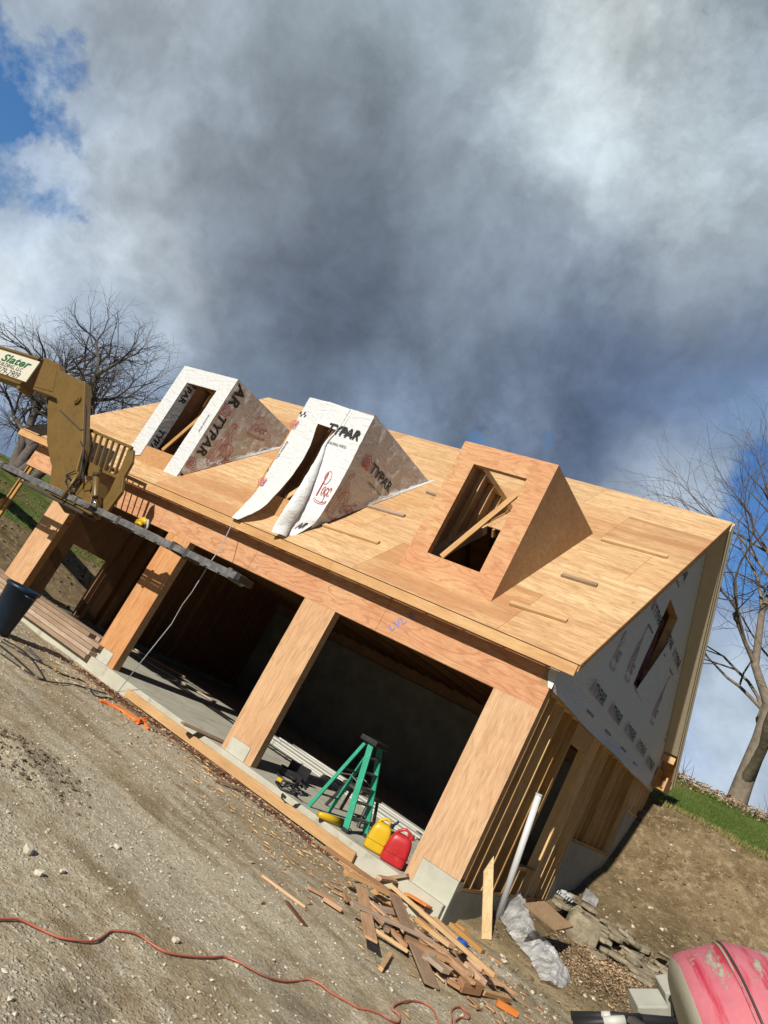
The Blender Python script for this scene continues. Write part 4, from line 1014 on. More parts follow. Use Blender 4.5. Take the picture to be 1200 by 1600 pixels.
can('red_fuel_can', (-.90, .12, 0), .45, .31, .22, .42, m_red, 'red plastic fuel can by the foot of the corner column')
# yellow lamp by the ladder foot
tl_ = thing('work_light', (-1.9, .05, 0), 'yellow handheld work light lying at the foot of the step ladder', 'work light')
a, b = gz(498, 1272, .05), gz(530, 1285, .05)
MB().tube([a, a.lerp(b, .5), b], [.035, .05, .055], 12).build('light_body', m_yel, tl_, smooth=True)
MB().tube([b, b+(b-a).normalized()*.05], .06, 12).build('lens_hood', m_black, tl_)
MB().tube([b+Vector((0, 0, -.02)), b+Vector((.15, .1, -.04)), b+Vector((.05, .3, -.04)), b+Vector((-.25, .35, -.04)), b+Vector((-.4, .1, -.04))], .006, 6).build('cable', m_black, tl_, smooth=True)
# black straps and tool case in the second bay
hs = thing('tool_harness', (-2.75, .25, 0), 'tangle of black harness straps with a yellow tab on the slab', 'harness')
random.seed(3)
for k in range(9):
    a = gz(440+random.uniform(-8, 20), 1222+random.uniform(-4, 14), .03)
    pts = [a + Vector((math.sin(i*1.1+k)*.11+.035*i, math.cos(i*1.3+k*2)*.08, .03+.05*abs(math.sin(i+k)))) for i in range(7)]
    MB().tube(pts, .017, 6).build('strap', m_black, hs, smooth=True)
p = gz(438, 1218, .08); MB().box(p.x-.04, p.x+.04, p.y-.02, p.y+.02, .05, .10).build('tab', m_yel, hs, bevel=.006)
tc = thing('tool_case', (-3.0, .6, 0), 'low black tool case lying open on the slab behind the harness', 'tool case')
a, b = gz(428, 1205, 0), gz(460, 1222, 0)
MB().beam(a+Vector((0, .12, .07)), b+Vector((0, .12, .07)), .22, .10).build('case_body', m_black, tc, bevel=.012)
MB().beam(a+Vector((0, .28, .14)), b+Vector((0, .28, .14)), .04, .2).build('case_lid', m_black, tc, bevel=.01)
bt = thing('black_cart', (-2.1, 1.0, 0), 'black metal stool frame with a dark board top behind the ladder', 'stool')
MB().box(-2.5, -1.95, 1.0, 1.3, .38, .42).build('stool_top', m_steel, bt)
for (x, y, dx, dy) in ((-2.45, 1.03, -.08, -.1), (-2.0, 1.03, .08, -.1), (-2.45, 1.27, -.08, .1), (-2.0, 1.27, .08, .1)):
    MB().tube([(x, y, .38), (x+dx, y+dy, 0)], .025, 8).build('leg', m_black, bt)
# white trim boards stacked on the slab, long ones
ends = [((395, 1157), (655, 1292)), ((405, 1176), (648, 1300)), ((420, 1190), (640, 1306)), ((330, 1110), (560, 1228))]
for k, (a, b) in enumerate(ends[:3]):
    A, B_ = gz(*a, .03), gz(*b, .03)
    A = Vector((-6.3, 4.15-.42*k, 0)); B_ = Vector((-2.35+.12*k, 3.65-.42*k, 0))
    for j in range(2 if k else 3):
        tag(board('trim_board', A+Vector((.25*j+hsh(k+j)*.2, .03*j, .02+.034*j)), B_+Vector((hsh(k*3+j)*.3, .02*j, .02+.034*j)), .24, .03, m_white),
            ['long white trim board at the back of the lit slab', 'long white trim board in the middle of the lit slab', 'white trim board nearest the ladder on the slab'][k] + ['', ', one up in its stack', ', topmost of its stack'][j], 'trim board', 'white trim boards on the slab')
for k, (a, b, m) in enumerate([((190, 1010), (337, 1097), m_oldlum), ((207, 1012), (290, 1058), m_scrap), ((285, 1130), (352, 1160), m_oldlum), ((400, 1120), (440, 1150), m_alu)]):
    A, B_ = gz(*a, .03), gz(*b, .03)
    tag(board('loose_board', A, B_, .12, .03, m), ['long dusty board on the slab behind the second column', 'short brown board on the slab behind the second column', 'thin board in shade on the slab beside the third column', 'grey metal strip behind the third column'][k], 'board')

# ------------------------------------------------------------------ lumber, bin and hoses at the left
random.seed(11)
A, B_ = gpt(8, 972), gpt(128, 1042)
ax = (B_-A).normalized()
n = 0
lab = ['front', 'middle', 'rear']
LZ0 = max(gh(A.x, A.y), gh(B_.x, B_.y), -.09)
for lay in range(5):
    for j in range(3):
        o = Vector((0, .16*j + .03*lay,   .045 + .075*lay)) + Vector((random.uniform(-.05, .1) + (-.3 if lay == 4 else 0), 0, 0))
        s = Vector((B_.x-5.2, B_.y, LZ0)) + o; e = Vector((B_.x, B_.y, LZ0)) + o
        tag(board('stacked_lumber', s, e, .15, .07, m_oldlum), '%s board in the %s layer of the lumber pile before the left bay' % (lab[j], ['bottom', 'second', 'middle', 'fourth', 'top'][lay]), 'lumber', 'boards of the lumber pile')
bn = thing('blue_bin', (0, 0, 0), 'tall dark blue plastic bin at the left edge beside the lumber', 'bin')
bc = gpt(2, 990) + Vector((.0, -.1, 0)); bn.location = bc
rimz = at(20, 905, 1, bc.y).z
hb = rimz-bc.z
MB().lathe([(0, .01), (.17, .0), (.185, .03), (.235, hb-.05), (.255, hb-.05), (.26, hb), (.23, hb), (.175, .05), (0, .04)], bc, 'z', 32).build('bin_body', m_blue, bn, smooth=True)
for s in (-1, 1): MB().tube([bc+Vector((s*.235, -.08, hb-.08)), bc+Vector((s*.30, 0, hb-.09)), bc+Vector((s*.235, .08, hb-.08))], .014, 8).build('handle', m_blue, bn, smooth=True)
def hose(name, pts, r, mat, label, cat, z=.012):
    P = [gpt(*p)+Vector((0, 0, z)) for p in pts]; Q = []
    for i in range(len(P)-1):
        p = [P[max(0, min(len(P)-1, i+k))] for k in (-1, 0, 1, 2)]
        for s in range(8):
            f = s/8; v = .5*((2*p[1]) + (p[2]-p[0])*f + (2*p[0]-5*p[1]+4*p[2]-p[3])*f*f + (3*p[1]-p[0]-3*p[2]+p[3])*f**3)
            v.z = max(v.z, gh(v.x, v.y)+z*.7) if v.y < -.12 else v.z; Q.append(v)
    Q.append(P[-1])
    return tag(MB().tube(Q, r, 8).build(name, mat, smooth=True), label, cat)
hose('black_hose', [(0, 1010), (30, 1035), (60, 1062), (66, 1056), (40, 1022), (5, 1000)], .011, m_black, 'black hose looped on the gravel at the left edge', 'hose')
hose('black_hose', [(0, 1003), (50, 1030), (100, 1056), (130, 1066), (148, 1088), (170, 1092), (190, 1104)], .010, m_black, 'long black hose running along the gravel toward the second column', 'hose')
hose('black_hose', [(0, 1022), (40, 1050), (75, 1066), (110, 1070), (140, 1078), (165, 1085)], .008, m_black, 'thin black hose nearest the viewer by the lumber pile', 'hose')
hose('extension_cord', [(-10, 1440), (12, 1440), (30, 1441), (60, 1455), (90, 1468), (120, 1473), (145, 1474), (160, 1466), (172, 1458), (190, 1458), (215, 1464), (235, 1478), (258, 1491), (290, 1497), (330, 1499), (350, 1498), (375, 1508), (410, 1527), (440, 1536), (465, 1535), (482, 1533), (500, 1541), (516, 1554), (540, 1567), (560, 1578), (590, 1586), (606, 1595), (620, 1600), (624, 1594), (622, 1588), (613, 1580), (616, 1573), (628, 1568), (642, 1566), (660, 1569), (674, 1578), (681, 1592), (684, 1604)],
     .0065, m_orange, 'orange extension cord snaking across the bare ground in front', 'cord')
hose('extension_cord', [(704, 1604), (705, 1592), (704, 1583), (709, 1577), (718, 1576), (726, 1582), (733, 1588), (730, 1594), (720, 1592), (710, 1598), (712, 1606)], .0065, m_orange, 'small loop of orange cord at the lower edge below the scrap pile', 'cord')
hose('orange_strap', [(155, 1096), (170, 1102), (190, 1112), (205, 1123), (216, 1128), (226, 1130), (218, 1124), (222, 1127), (230, 1140)], .022, m_strap, 'bright orange strap lying in the red bark by the slab', 'strap')
hose('orange_strap', [(214, 1132), (222, 1126), (229, 1124)], .02, m_strap, 'short curled end of orange strap beside the longer strap', 'strap')
tag(board('white_offcut', gpt(42, 1014)+Vector((0, 0, .02)), gpt(62, 1034)+Vector((0, 0, .02)), .06, .02, m_alu), 'short grey offcut among the black hoses', 'offcut')

# ------------------------------------------------------------------ boards along the slab edge
def gb(a, b, w, t, mat, label, name='board', cat='board', lift=.0, group=None, jag=0, tilt=0):
    A, B_ = gpt(*a), gpt(*b)
    za = lift[0] if isinstance(lift, tuple) else lift; zb_ = lift[1] if isinstance(lift, tuple) else lift
    A.z += t/2+za+.004; B_.z += t/2+zb_+.004
    return tag(board(name, A, B_, w, t, mat, up=(tilt, 0, 1), jag=jag), label, cat, group)
A = at(203, 1094, 1, -.36); 
fbL = gpt(203, 1101); fbR = gpt(570, 1338)
tag(board('form_board', (-6.0, -.165, -.13), (-1.22, -.17, -.135), .04, .13, m_lum, up=(0, -.12, 1)), 'long tan board on edge along the front of the slab', 'board')
gb((520, 1325), (577, 1350), .17, .02, m_oldlum, 'brown plywood offcut below the end of the long board', 'plywood_offcut', 'offcut', .02)
gb((592, 1362), (632, 1378), .10, .04, m_oldlum, 'short brown board by the slab edge below the red fuel can', 'short_board', 'board', .02)
gb((334, 1222), (380, 1240), .045, .03, m_oldlum, 'small pointed stake lying in the bark by the slab', 'stake', 'stake', .02)
gb((226, 1136), (256, 1150), .04, .03, m_oldlum, 'thin stake beside the end of the orange strap', 'stake', 'stake', .02)
gb((182, 1104), (218, 1130), .05, .03, m_scrap, 'thin lath above the orange strap', 'lath', 'lath', .02)
gb((245, 1110), (268, 1128), .05, .03, m_scrap, 'short lath lying against the long form board', 'lath', 'lath', .05)

# ------------------------------------------------------------------ scrap lumber pile
P_ = [((556, 1404), (569, 1490), .115, .02, m_scrap, .10, 'wide pale plank end pointing down at the left of the pile'),
      ((604, 1425), (672, 1547), .15, .02, m_oldlum, (.16, .02), 'widest brown plank crossing the pile toward the viewer'),
      ((528, 1386), (611, 1426), .09, .04, m_lum, .13, 'bright two by four on top at the left of the pile'),
      ((538, 1436), (664, 1494), .04, .03, m_oldlum, .12, 'long thin brown strip crossing the two planks'),
      ((503, 1334), (622, 1407), .04, .04, m_scrap, .05, 'long thin stick reaching up toward the slab'),
      ((600, 1405), (762, 1552), .04, .04, m_lum, .13, 'longest pale stick running through the whole pile'),
      ((629, 1418), (660, 1440), .14, .02, m_orangeply, .15, 'orange painted board end in the upper pile'),
      ((578, 1400), (611, 1394), .07, .03, m_scrap, .18, 'short block lying across the bright two by four'),
      ((692, 1472), (742, 1517), .085, .04, m_lum, .16, 'bright short board near the right of the pile'),
      ((702, 1470), (717, 1482), .07, .04, m_lum, .15, 'small pale block beside the bright short board'),
      ((713, 1551), (742, 1556), .09, .09, m_scrap, .02, 'square cut block at the lower end of the pile'),
      ((751, 1558), (792, 1569), .05, .04, m_lum, .02, 'short orange toned stick at the lower right of the pile'),
      ((774, 1571), (805, 1589), .06, .05, m_orangeply, .0, 'orange board offcut at the lower right corner of the pile'),
      ((761, 1495), (781, 1508), .06, .03, m_scrap, .0, 'small lone offcut right of the pile'),
      ((593, 1518), (608, 1494), .04, .03, m_lum, .0, 'small stick below the left planks'),
      ((662, 1436), (786, 1550), .10, .015, m_oldlum, .03, 'long dark wet strip along the right side of the pile'),
      ((610, 1400), (660, 1437), .13, .015, m_scrap, .10, 'tan plywood strip at the top of the pile'),
      ((568, 1425), (626, 1494), .035, .035, m_scrap, .06, 'thin stick under the wide plank'),
      ((575, 1432), (622, 1480), .10, .018, m_oldlum, .04, 'brown plank half hidden under the pile'),
      ((580, 1465), (630, 1498), .035, .03, m_lum, .05, 'pale lath at the lower left of the pile'),
      ((640, 1458), (664, 1478), .085, .04, m_lum, .12, 'short pale block in the middle of the pile'),
      ((663, 1478), (695, 1503), .085, .04, m_lum, .12, 'second pale block in the middle of the pile'),
      ((690, 1508), (722, 1538), .10, .03, m_scrap, .08, 'broken board lower in the pile'),
      ((664, 1512), (690, 1534), .09, .04, m_oldlum, .06, 'dark stub of board under the long stick'),
      ((722, 1520), (748, 1548), .08, .05, m_scrap, .05, 'chipped block near the lower end of the pile'),
      ((694, 1540), (716, 1554), .05, .03, m_scrap, .03, 'small stick beside the square cut block'),
      ((480, 1391), (520, 1412), .05, .025, m_scrap, .01, 'thin strip left of the pile'),
      ((503, 1408), (530, 1426), .07, .035, m_scrap, .01, 'pointed block left of the pile'),
      ((408, 1370), (476, 1420), .03, .02, m_scrap, .0, 'thin stick alone on the gravel left of the pile'),
      ((447, 1410), (476, 1448), .05, .012, m_mulch, .0, 'dark red strip of bark on the gravel'),
      ((532, 1350), (575, 1376), .04, .03, m_scrap, .0, 'lath between the pile and the plywood offcut'),
      ((640, 1415), (672, 1450), .06, .02, m_scrap, .08, 'thin board beside the orange board end'),
      ((548, 1378), (600, 1392), .03, .02, m_oldlum, .05, 'narrow strip behind the bright two by four'),
      ((672, 1452), (716, 1494), .03, .03, m_lum, .10, 'narrow pale strip in the right of the pile'),
      ((720, 1488), (760, 1526), .10, .015, m_oldlum, .05, 'dark board beside the bright short board')]
for a, b, w_, t_, m, l, lb in P_:
    gb(a, b, w_, t_, m, lb, 'scrap_board', 'scrap board', l, 'scrap boards in the pile by the corner', .012, random.uniform(-.1, .1))
for k in range(26):
    px, py = random.uniform(520, 790), 0; py = 1345 + (px-520)*.82 + random.uniform(-5, 50)
    c = gpt(px, py); an = random.uniform(0, 3.14)
    if py < 1345 + (px-520)*.82 + 12: c = gpt(px, py+40)
    l = random.uniform(.04, .12); dv = Vector((math.cos(an), math.sin(an), 0))*l
    c.z += .02
    tag(board('wood_chip', c-dv, c+dv, random.uniform(.02, .05), .012, m_scrap, jag=.01), 'small splinter of scrap wood scattered around the pile', 'wood chip', 'splinters round the scrap pile')
for k in range(34):
    t = random.random(); px = 535 + t*225 + random.gauss(0, 14); py = 1395 + t*150 + random.gauss(0, 14)
    c = gpt(px, py); an = random.gauss(-.55, .7); l = random.uniform(.06, .26); dv = Vector((math.cos(an), math.sin(an), random.uniform(-.12, .12)))*l
    c.z += random.uniform(.02, .10)
    tag(board('scrap_offcut', c-dv, c+dv, random.uniform(.035, .10), random.uniform(.015, .04), random.choice([m_scrap, m_oldlum, m_lum, m_scrap]), jag=.012, up=(random.uniform(-.3, .3), random.uniform(-.3, .3), 1)), 'short offcut wedged among the longer boards of the scrap pile', 'offcut', 'offcuts inside the scrap pile')
p = gpt(710, 1499) + Vector((0, 0, .16))
tag(MB().lathe([(.035, -.025), (.055, -.025), (.055, .025), (.035, .025), (.035, -.025)], p, 'z', 20).build('tape_roll', m_bluetape), 'blue roll of tape lying on the scrap pile', 'tape')

# ------------------------------------------------------------------ things leaning on the right corner
b0 = gpt(760, 1468); t0 = at(764, 1345, 0, .03)
lb = MB(); b0.x = max(b0.x, .2)
dd = (t0-b0); L_ = dd.length; d = dd.normalized(); sd = Vector((_r.x, _r.y, 0)).normalized(); sd = (sd - d*sd.dot(d)).normalized(); nn = d.cross(sd)
hw = .058
lb.prism([b0-sd*hw, b0+sd*hw, b0+sd*hw+d*(L_+.06), b0-sd*hw+d*(L_-.12)], nn*.03)
tag(lb.build('leaning_board', m_pale), 'pale board with slanted top leaning on the right side wall', 'board')
pb = gpt(772, 1432); pb.x = max(pb.x, .12); pt = at(842, 1242, 0, .04)
pp = thing('plastic_pipe', pb, 'grey plastic pipe leaning upright against the open stud wall', 'pipe')
MB().tube([pb, pt], .042, 20).build('pipe_wall', m_pvc, pp, smooth=True, bevel=0)
MB().tube([pt-(pt-pb).normalized()*.005, pt+(pt-pb).normalized()*.012], [.046, .046], 20).build('pipe_end', m_pvc, pp)
# plastic sheet
def plastic():
    mb = MB(); nu, nv = 60, 110
    path = [gpt(795, 1425), gpt(800, 1445), gpt(822, 1475), gpt(845, 1500), gpt(862, 1522), gpt(856, 1548)]
    wd = [.14, .34, .44, .52, .44, .20]; hg = [.40, .36, .20, .22, .15, .05]
    for i in range(nv+1):
        t = i/nv*(len(path)-1); k = min(len(path)-2, int(t)); f = t-k; f2 = f*f*(3-2*f)
        c = path[k].lerp(path[k+1], f); w_ = wd[k]*(1-f2)+wd[k+1]*f2; h_ = hg[k]*(1-f2)+hg[k+1]*f2
        for j in range(nu+1):
            u = j/nu*2-1
            e = 1 + .22*mnoise.noise(Vector((i*.07, 3, u*2)))
            q = c + Vector((.72, .35, 0)).normalized()*(u*w_*.55*e) + Vector((-.35, .72, 0))*(u*.06)
            prof = max(0, 1-abs(u)**2.2)
            n1 = mnoise.noise(q*4.5); n2 = abs(mnoise.noise(q*9+Vector((3, 1, 2)))); n3 = abs(mnoise.noise(q*21))
            z = max(gh(q.x, q.y), q.z) + .01 + h_*prof*(.70+.16*n1) + (.05*n2 + .022*n3)*(.3+prof)
            mb.v.append(Vector((q.x+.03*mnoise.noise(q*13), q.y+.03*mnoise.noise(q*12+Vector((5, 5, 5))), z)))
    for i in range(nv):
        for j in range(nu):
            a = i*(nu+1)+j; mb.f.append((a, a+1, a+nu+2, a+nu+1))
    tag(mb.build('plastic_sheet', m_plastic, smooth=True), 'crumpled clear plastic sheet heaped beside the corner foundation', 'plastic sheet')
plastic()
# plywood scrap with sunlit face over a hollow, on stones
pa = [at(816, 1414, 2, .42), at(850, 1410, 2, .45), at(895, 1450, 2, .30), at(868, 1456, 2, .28)]
tag(MB().prism(pa, (0, 0, .02)).build('plywood_offcut', m_plyside), 'small plywood square resting over a hollow beside the side wall', 'plywood piece')
# flat stones
def stone(c, sx, sy, sz, yaw, seed, mat, flat=True):
    mb = MB(); n = 9; rnd = random.Random(seed)
    rad = [1+rnd.uniform(-.28, .22) for _ in range(n)]
    cs, sn = math.cos(yaw), math.sin(yaw); tx, ty = rnd.uniform(-.18, .18), rnd.uniform(-.18, .18)
    for lv, (s, z) in enumerate(((.82, 0), (1, .25), (.98, .8), (.82, 1))):
        for j in range(n):
            t = 2*math.pi*j/n; x = math.cos(t)*sx*rad[j]*s; y = math.sin(t)*sy*rad[j]*s
            zz = z*sz + rnd.uniform(-.08, .08)*sz + x*tx + y*ty
            mb.v.append(Vector(c) + Vector((x*cs-y*sn, x*sn+y*cs, zz)))
    for l in range(3):
        for j in range(n): mb.f.append((l*n+j, l*n+(j+1) % n, (l+1)*n+(j+1) % n, (l+1)*n+j))
    mb.f.append(tuple(reversed(range(n)))); mb.f.append(tuple(3*n+j for j in range(n)))
    return mb
rs = random.Random(5)
big = gpt(905, 1470); tag(stone(big-Vector((0, 0, .05)), .23, .19, .36, .4, 91, m_stone).build('boulder', m_stone, bevel=.02), 'largest squared boulder at the head of the flagstone heap', 'boulder')
labs = ['near the plywood square', 'in the middle of the heap', 'toward the pink mixer drum']
k = 0
for i in range(75):
    t = i/75; px = 862 + 190*t + rs.uniform(-16, 22); py = 1418 + 125*t + rs.uniform(-18, 26)
    lay = rs.choice([0, 0, 1, 1, 2, 3])
    p = gpt(px, py); p.z += lay*.055 - .02
    s = rs.uniform(.05, .15)
    o = stone(p, s*1.3, s*.8, rs.uniform(.04, .075), rs.uniform(-.6, .6)+.5, i, m_stone).build('flagstone', m_stone, bevel=.006)
    tag(o, 'flat brown grey flagstone %s beside the side wall' % labs[min(2, int(t*3))], 'flagstone', 'flagstones in the heap, ' + labs[min(2, int(t*3))])
p = gpt(916, 1412)
tag(MB().add([p+Vector((-.09, 0, .02)), p+Vector((.16, .02, .03)), p+Vector((.13, .1, .16)), p+Vector((-.12, .12, .20)), p+Vector((.05, .06, .02))], [(0, 1, 2, 3), (0, 4, 1)]).build('metal_flashing', m_alu, solid=.004), 'bent white metal piece on the shaded dirt behind the flagstones', 'flashing')
for k, (px, py) in enumerate(((868, 1428), (876, 1434))):
    p = gpt(px, py)+Vector((0, 0, .3)); mb = MB()
    for j in range(5): mb.tube([p+Vector((.03*j-.06, 0, 0)), p+Vector((.03*j-.06+.01*(j-2), -.07-.02*(2-abs(j-2)), .0)), p+Vector((.035*j-.07, -.11-.02*(2-abs(j-2)), -.03))], .011, 6)
    mb.tube([p+Vector((-.05, 0, 0)), p+Vector((0, .05, .01)), p+Vector((.0, .13, 0))], [.04, .045, .035], 8)
    tag(mb.build('work_glove', m_cordgrey, smooth=True), ['grey work glove on the stones, nearer the wall', 'grey work glove on the stones, nearer the boulder'][k], 'glove', 'gloves on the stones')

# ------------------------------------------------------------------ concrete mixer at the lower right corner
MV = ray(1160, 1610).normalized(); MC = CP + ray(1190, 1678).normalized()*3.1
MR = (_r - MV*_r.dot(MV)).normalized(); MU = MR.cross(MV).normalized()
mx = thing('concrete_mixer', (MC.x, MC.y, -.1), 'pink concrete mixer drum caked with cement in the lower right corner', 'concrete mixer')
axd = (MR*.97 + MU*.15 + MV*.12).normalized()       # drum axis, mouth end to the right
prof = [(0, -.185), (.20, -.185), (.29, -.18), (.325, -.165), (.345, -.145), (.350, -.12), (.356, .0), (.352, .03), (.335, .07), (.25, .26), (.19, .40), (.18, .40), (.24, .26), (.32, .07)]
mb = MB(); n = 72; a_ = axd.cross(Vector((0, 0, 1))).normalized(); b_ = axd.cross(a_)
for (r_, h_) in prof:
    for j in range(n):
        t = 2*math.pi*j/n; dent = .004*mnoise.noise(Vector((math.cos(t)*3, math.sin(t)*3, h_*7)))
        mb.v.append(Vector((h_, (r_+dent)*math.cos(t), (r_+dent)*math.sin(t))))
for i in range(len(prof)-1):
    for j in range(n): mb.f.append((i*n+j, i*n+(j+1) % n, (i+1)*n+(j+1) % n, (i+1)*n+j))
me = bpy.data.meshes.new('drum'); me.from_pydata([tuple(v) for v in mb.v], [], mb.f); me.materials.append(m_mixer); me.shade_smooth()
drum = bpy.data.objects.new('drum', me); COL.objects.link(drum); drum.parent = mx
drum.rotation_mode = 'QUATERNION'; drum.rotation_quaternion = Matrix((axd, a_, b_)).transposed().to_quaternion(); drum.location = MC - wpos(mx)
def ring(h, r, w, name, mat):
    mb = MB(); mb.tube([MC + axd*h + (a_*math.cos(2*math.pi*j/48) + b_*math.sin(2*math.pi*j/48))*r for j in range(49)], w, 8, False); return mb.build(name, mat, mx, smooth=True)
ring(.008, .357, .004, 'seam_band', m_steel); ring(-.004, .3575, .004, 'seam_band', m_mixer); ring(.26, .252, .007, 'mouth_band', m_steel)
MB().tube([MC-axd*.18, MC-axd*.22], .04, 16).build('drum_hub', m_block, mx)
# frame legs to the ground
for s in (-1, 1):
    MB().tube([MC-axd*.21, MC-axd*.21+Vector((s*.30, s*.1, -(MC.z+.1)))], .02, 10).build('frame_leg', m_black, mx, smooth=True)
MB().tube([MC-axd*.21, MC-axd*.1+Vector((0, 0, -.42)), MC+axd*.3+Vector((0, 0, -.42))], .025, 10).build('yoke', m_steel, mx, smooth=True)
def MP(px, py, d): return CP + ray(px, py).normalized()*d
MB().tube([MP(892, 1587, 3.7), MP(960, 1588, 3.7), MP(1062, 1597, 3.75)], .017, 12).build('tow_handle', m_black, mx, smooth=True)
MB().tube([MP(896, 1600, 3.6), MP(960, 1596, 3.62), MP(1000, 1590, 3.7)], .017, 12).build('tow_handle', m_black, mx, smooth=True)
MB().tube([MP(940, 1588, 3.7), MP(954, 1588, 3.7)], .0185, 12).build('tape_wrap', m_white, mx, smooth=True)
MB().tube([MP(943, 1597, 3.6), MP(976, 1595, 3.62)], .0195, 12).build('tape_wrap', m_white, mx, smooth=True)
MB().tube([MP(1062, 1597, 3.75), MP(1057, 1560, 3.75), MP(1050, 1552, 3.75)], .02, 10).build('frame_bar', m_black, mx, smooth=True)
MB().beam(MP(985, 1592, 3.62), MP(1015, 1612, 3.6), .07, .02).build('bracket_plate', m_steel, mx)
def blk(px, py, w, h, dpt, d, rot, name, mat, label):
    c = MP(px, py, d); x = (_r*math.cos(rot) + _u*math.sin(rot)); y = (-_r*math.sin(rot) + _u*math.cos(rot)); z = -_f
    mb = MB(); mb.add([c + x*(i*w/2) + y*(j*h/2) + z*(k*dpt/2) for i in (-1, 1) for j in (-1, 1) for k in (-1, 1)], [(0, 1, 3, 2), (4, 6, 7, 5), (0, 4, 5, 1), (2, 3, 7, 6), (0, 2, 6, 4), (1, 5, 7, 3)])
    return mb.build(name, mat, mx, bevel=.006)
blk(1013, 1570, .125, .062, .12, 3.8, 0, 'engine_cover', m_block, ''); blk(1013, 1560, .115, .02, .10, 3.8, 0, 'engine_cover', m_block, '')
blk(1044, 1562, .05, .14, .12, 3.85, .15, 'belt_guard', m_block, '')

# ------------------------------------------------------------------ loose stones, leaves, grass
def pebbles(name, pts, mat, label=None, stuff=True):
    mb = MB(); rnd = random.Random(9)
    for (p, s) in pts:
        R3 = [Vector((rnd.gauss(0, 1), rnd.gauss(0, 1), rnd.gauss(0, 1))).normalized() for _ in range(2)]
        a = R3[0]; b = a.orthogonal().normalized(); c = a.cross(b)
        q = [a*s*rnd.uniform(.7, 1.3), -a*s*rnd.uniform(.7, 1.3), b*s*rnd.uniform(.5, 1), -b*s*rnd.uniform(.5, 1), c*s*rnd.uniform(.5, 1.1), -c*s*rnd.uniform(.5, 1)]
        for v in q: v.z *= .65
        mb.add([p+v+Vector((0, 0, s*.2)) for v in q], [(0, 2, 4), (0, 4, 3), (0, 3, 5), (0, 5, 2), (1, 4, 2), (1, 3, 4), (1, 5, 3), (1, 2, 5)])
    o = mb.build(name, mat); o['kind'] = 'stuff'; return o
rnd = random.Random(21)
def scat(n, fx, smin, smax, pw=3):
    out = []
    while len(out) < n:
        x, y = fx(rnd)
        if -11 < x < .02 and -.12 < y < 8.1: continue
        s = smin + (smax-smin)*rnd.random()**pw
        out.append((Vector((x, y, gh(x, y))), s))
    return out
fr = lambda r: (r.uniform(-9, 3.2), -.12 - 6.8*r.random()**1.3)
pebbles('gravel', scat(13000, fr, .003, .022, 4), m_stone2)
pebbles('dark_gravel', scat(6000, fr, .003, .014, 4), m_clod)
pebbles('bank_stones', scat(1100, lambda r: (r.uniform(.2, 7), r.uniform(-.5, 8.2)), .008, .06, 5), m_stone2)
pebbles('soil_clods', scat(5000, lambda r: (r.uniform(.1, 7), r.uniform(-.5, 8.3)), .01, .055, 4) + scat(1500, lambda r: (r.uniform(-22, -11.2), r.uniform(-1, 8)), .02, .10, 3), m_clod)
pebbles('mound_clods', scat(700, lambda r: (MOUND.x+r.gauss(0, .32), MOUND.y+r.gauss(0, .24)), .006, .03, 3), m_clod)
for k, (px, py, s) in enumerate([(41, 1333, .045), (60, 1367, .03), (96, 1363, .022), (182, 1325, .026), (273, 1472, .025), (745, 1290, .01), (1146, 1331, .045)]):
    if k == 5: continue
    p = gpt(px, py); tag(stone(p, s, s*.8, s*.9, k, k+200, m_stone2).build('stone', m_stone2, bevel=.003), ['pale stone alone at the left of the bare ground', 'small pale stone below the lone one', 'smaller stone right of the lone pair', 'small stone above the middle of the ground', 'small stone just above the orange cord', '', 'large pale stone on the dirt bank'][k], 'stone')
def leaves(name, pts, size, mat):
    mb = MB(); r = random.Random(4)
    for p in pts:
        a = Vector((r.gauss(0, 1), r.gauss(0, 1), r.gauss(0, .45))).normalized(); b = a.cross(Vector((r.gauss(0, .4), r.gauss(0, .4), 1))).normalized(); s = size*r.uniform(.5, 1.3)
        mb.add([p-a*s, p+b*s*.5, p+a*s, p-b*s*.5+Vector((0, 0, s*.3))], [(0, 1, 2, 3)])
    o = mb.build(name, mat); o['kind'] = 'stuff'; return o
pts = []
for _ in range(5200):
    t = rnd.random(); px = 880 + 175*t + rnd.gauss(0, 22); py = 1490 + 75*t + rnd.gauss(0, 24); p = gpt(px, py, 0); pts.append(p+Vector((0, 0, rnd.uniform(.005, .04))))
leaves('leaf_litter', pts, .02, m_leaf)
pts = [Vector((x, y, gh(x, y)+.015)) for x, y in [(rnd.uniform(-6.6, -1.3), -.72+rnd.gauss(0, .2)) for _ in range(4200)]]
leaves('bark_litter', pts, .017, m_mulch)
def slivers(name, n, fx, mat):
    mb = MB(); r = random.Random(31)
    for _ in range(n):
        x, y = fx(r)
        if -11 < x < .02 and y > -.12: continue
        p = Vector((x, y, gh(x, y)+.012)); a = r.gauss(0, .7); d = Vector((math.cos(a), math.sin(a), r.gauss(0, .08)))*r.uniform(.012, .055); w_ = Vector((-d.y, d.x, 0)).normalized()*r.uniform(.003, .012)
        mb.add([p-d-w_, p+d-w_*.6, p+d+w_, p-d+w_*.5, p+Vector((0, 0, .012))], [(0, 1, 4), (1, 2, 4), (2, 3, 4), (3, 0, 4)])
    o = mb.build(name, mat); o['kind'] = 'stuff'
slivers('wood_shavings', 420, lambda r: (r.uniform(-7, .8), -.35-abs(r.gauss(0, .8))), m_pale)
slivers('brown_splinters', 520, lambda r: (r.uniform(-7, 1.6), -.35-abs(r.gauss(0, 1.0))), m_scrap)
pts = [Vector((x, y, gh(x, y)+rnd.uniform(0, .22))) for x, y in [(rnd.uniform(-6, 9), rnd.uniform(15.3, 18.5)) for _ in range(8000)]]
leaves('fallen_leaves', pts, .055, m_leaf)
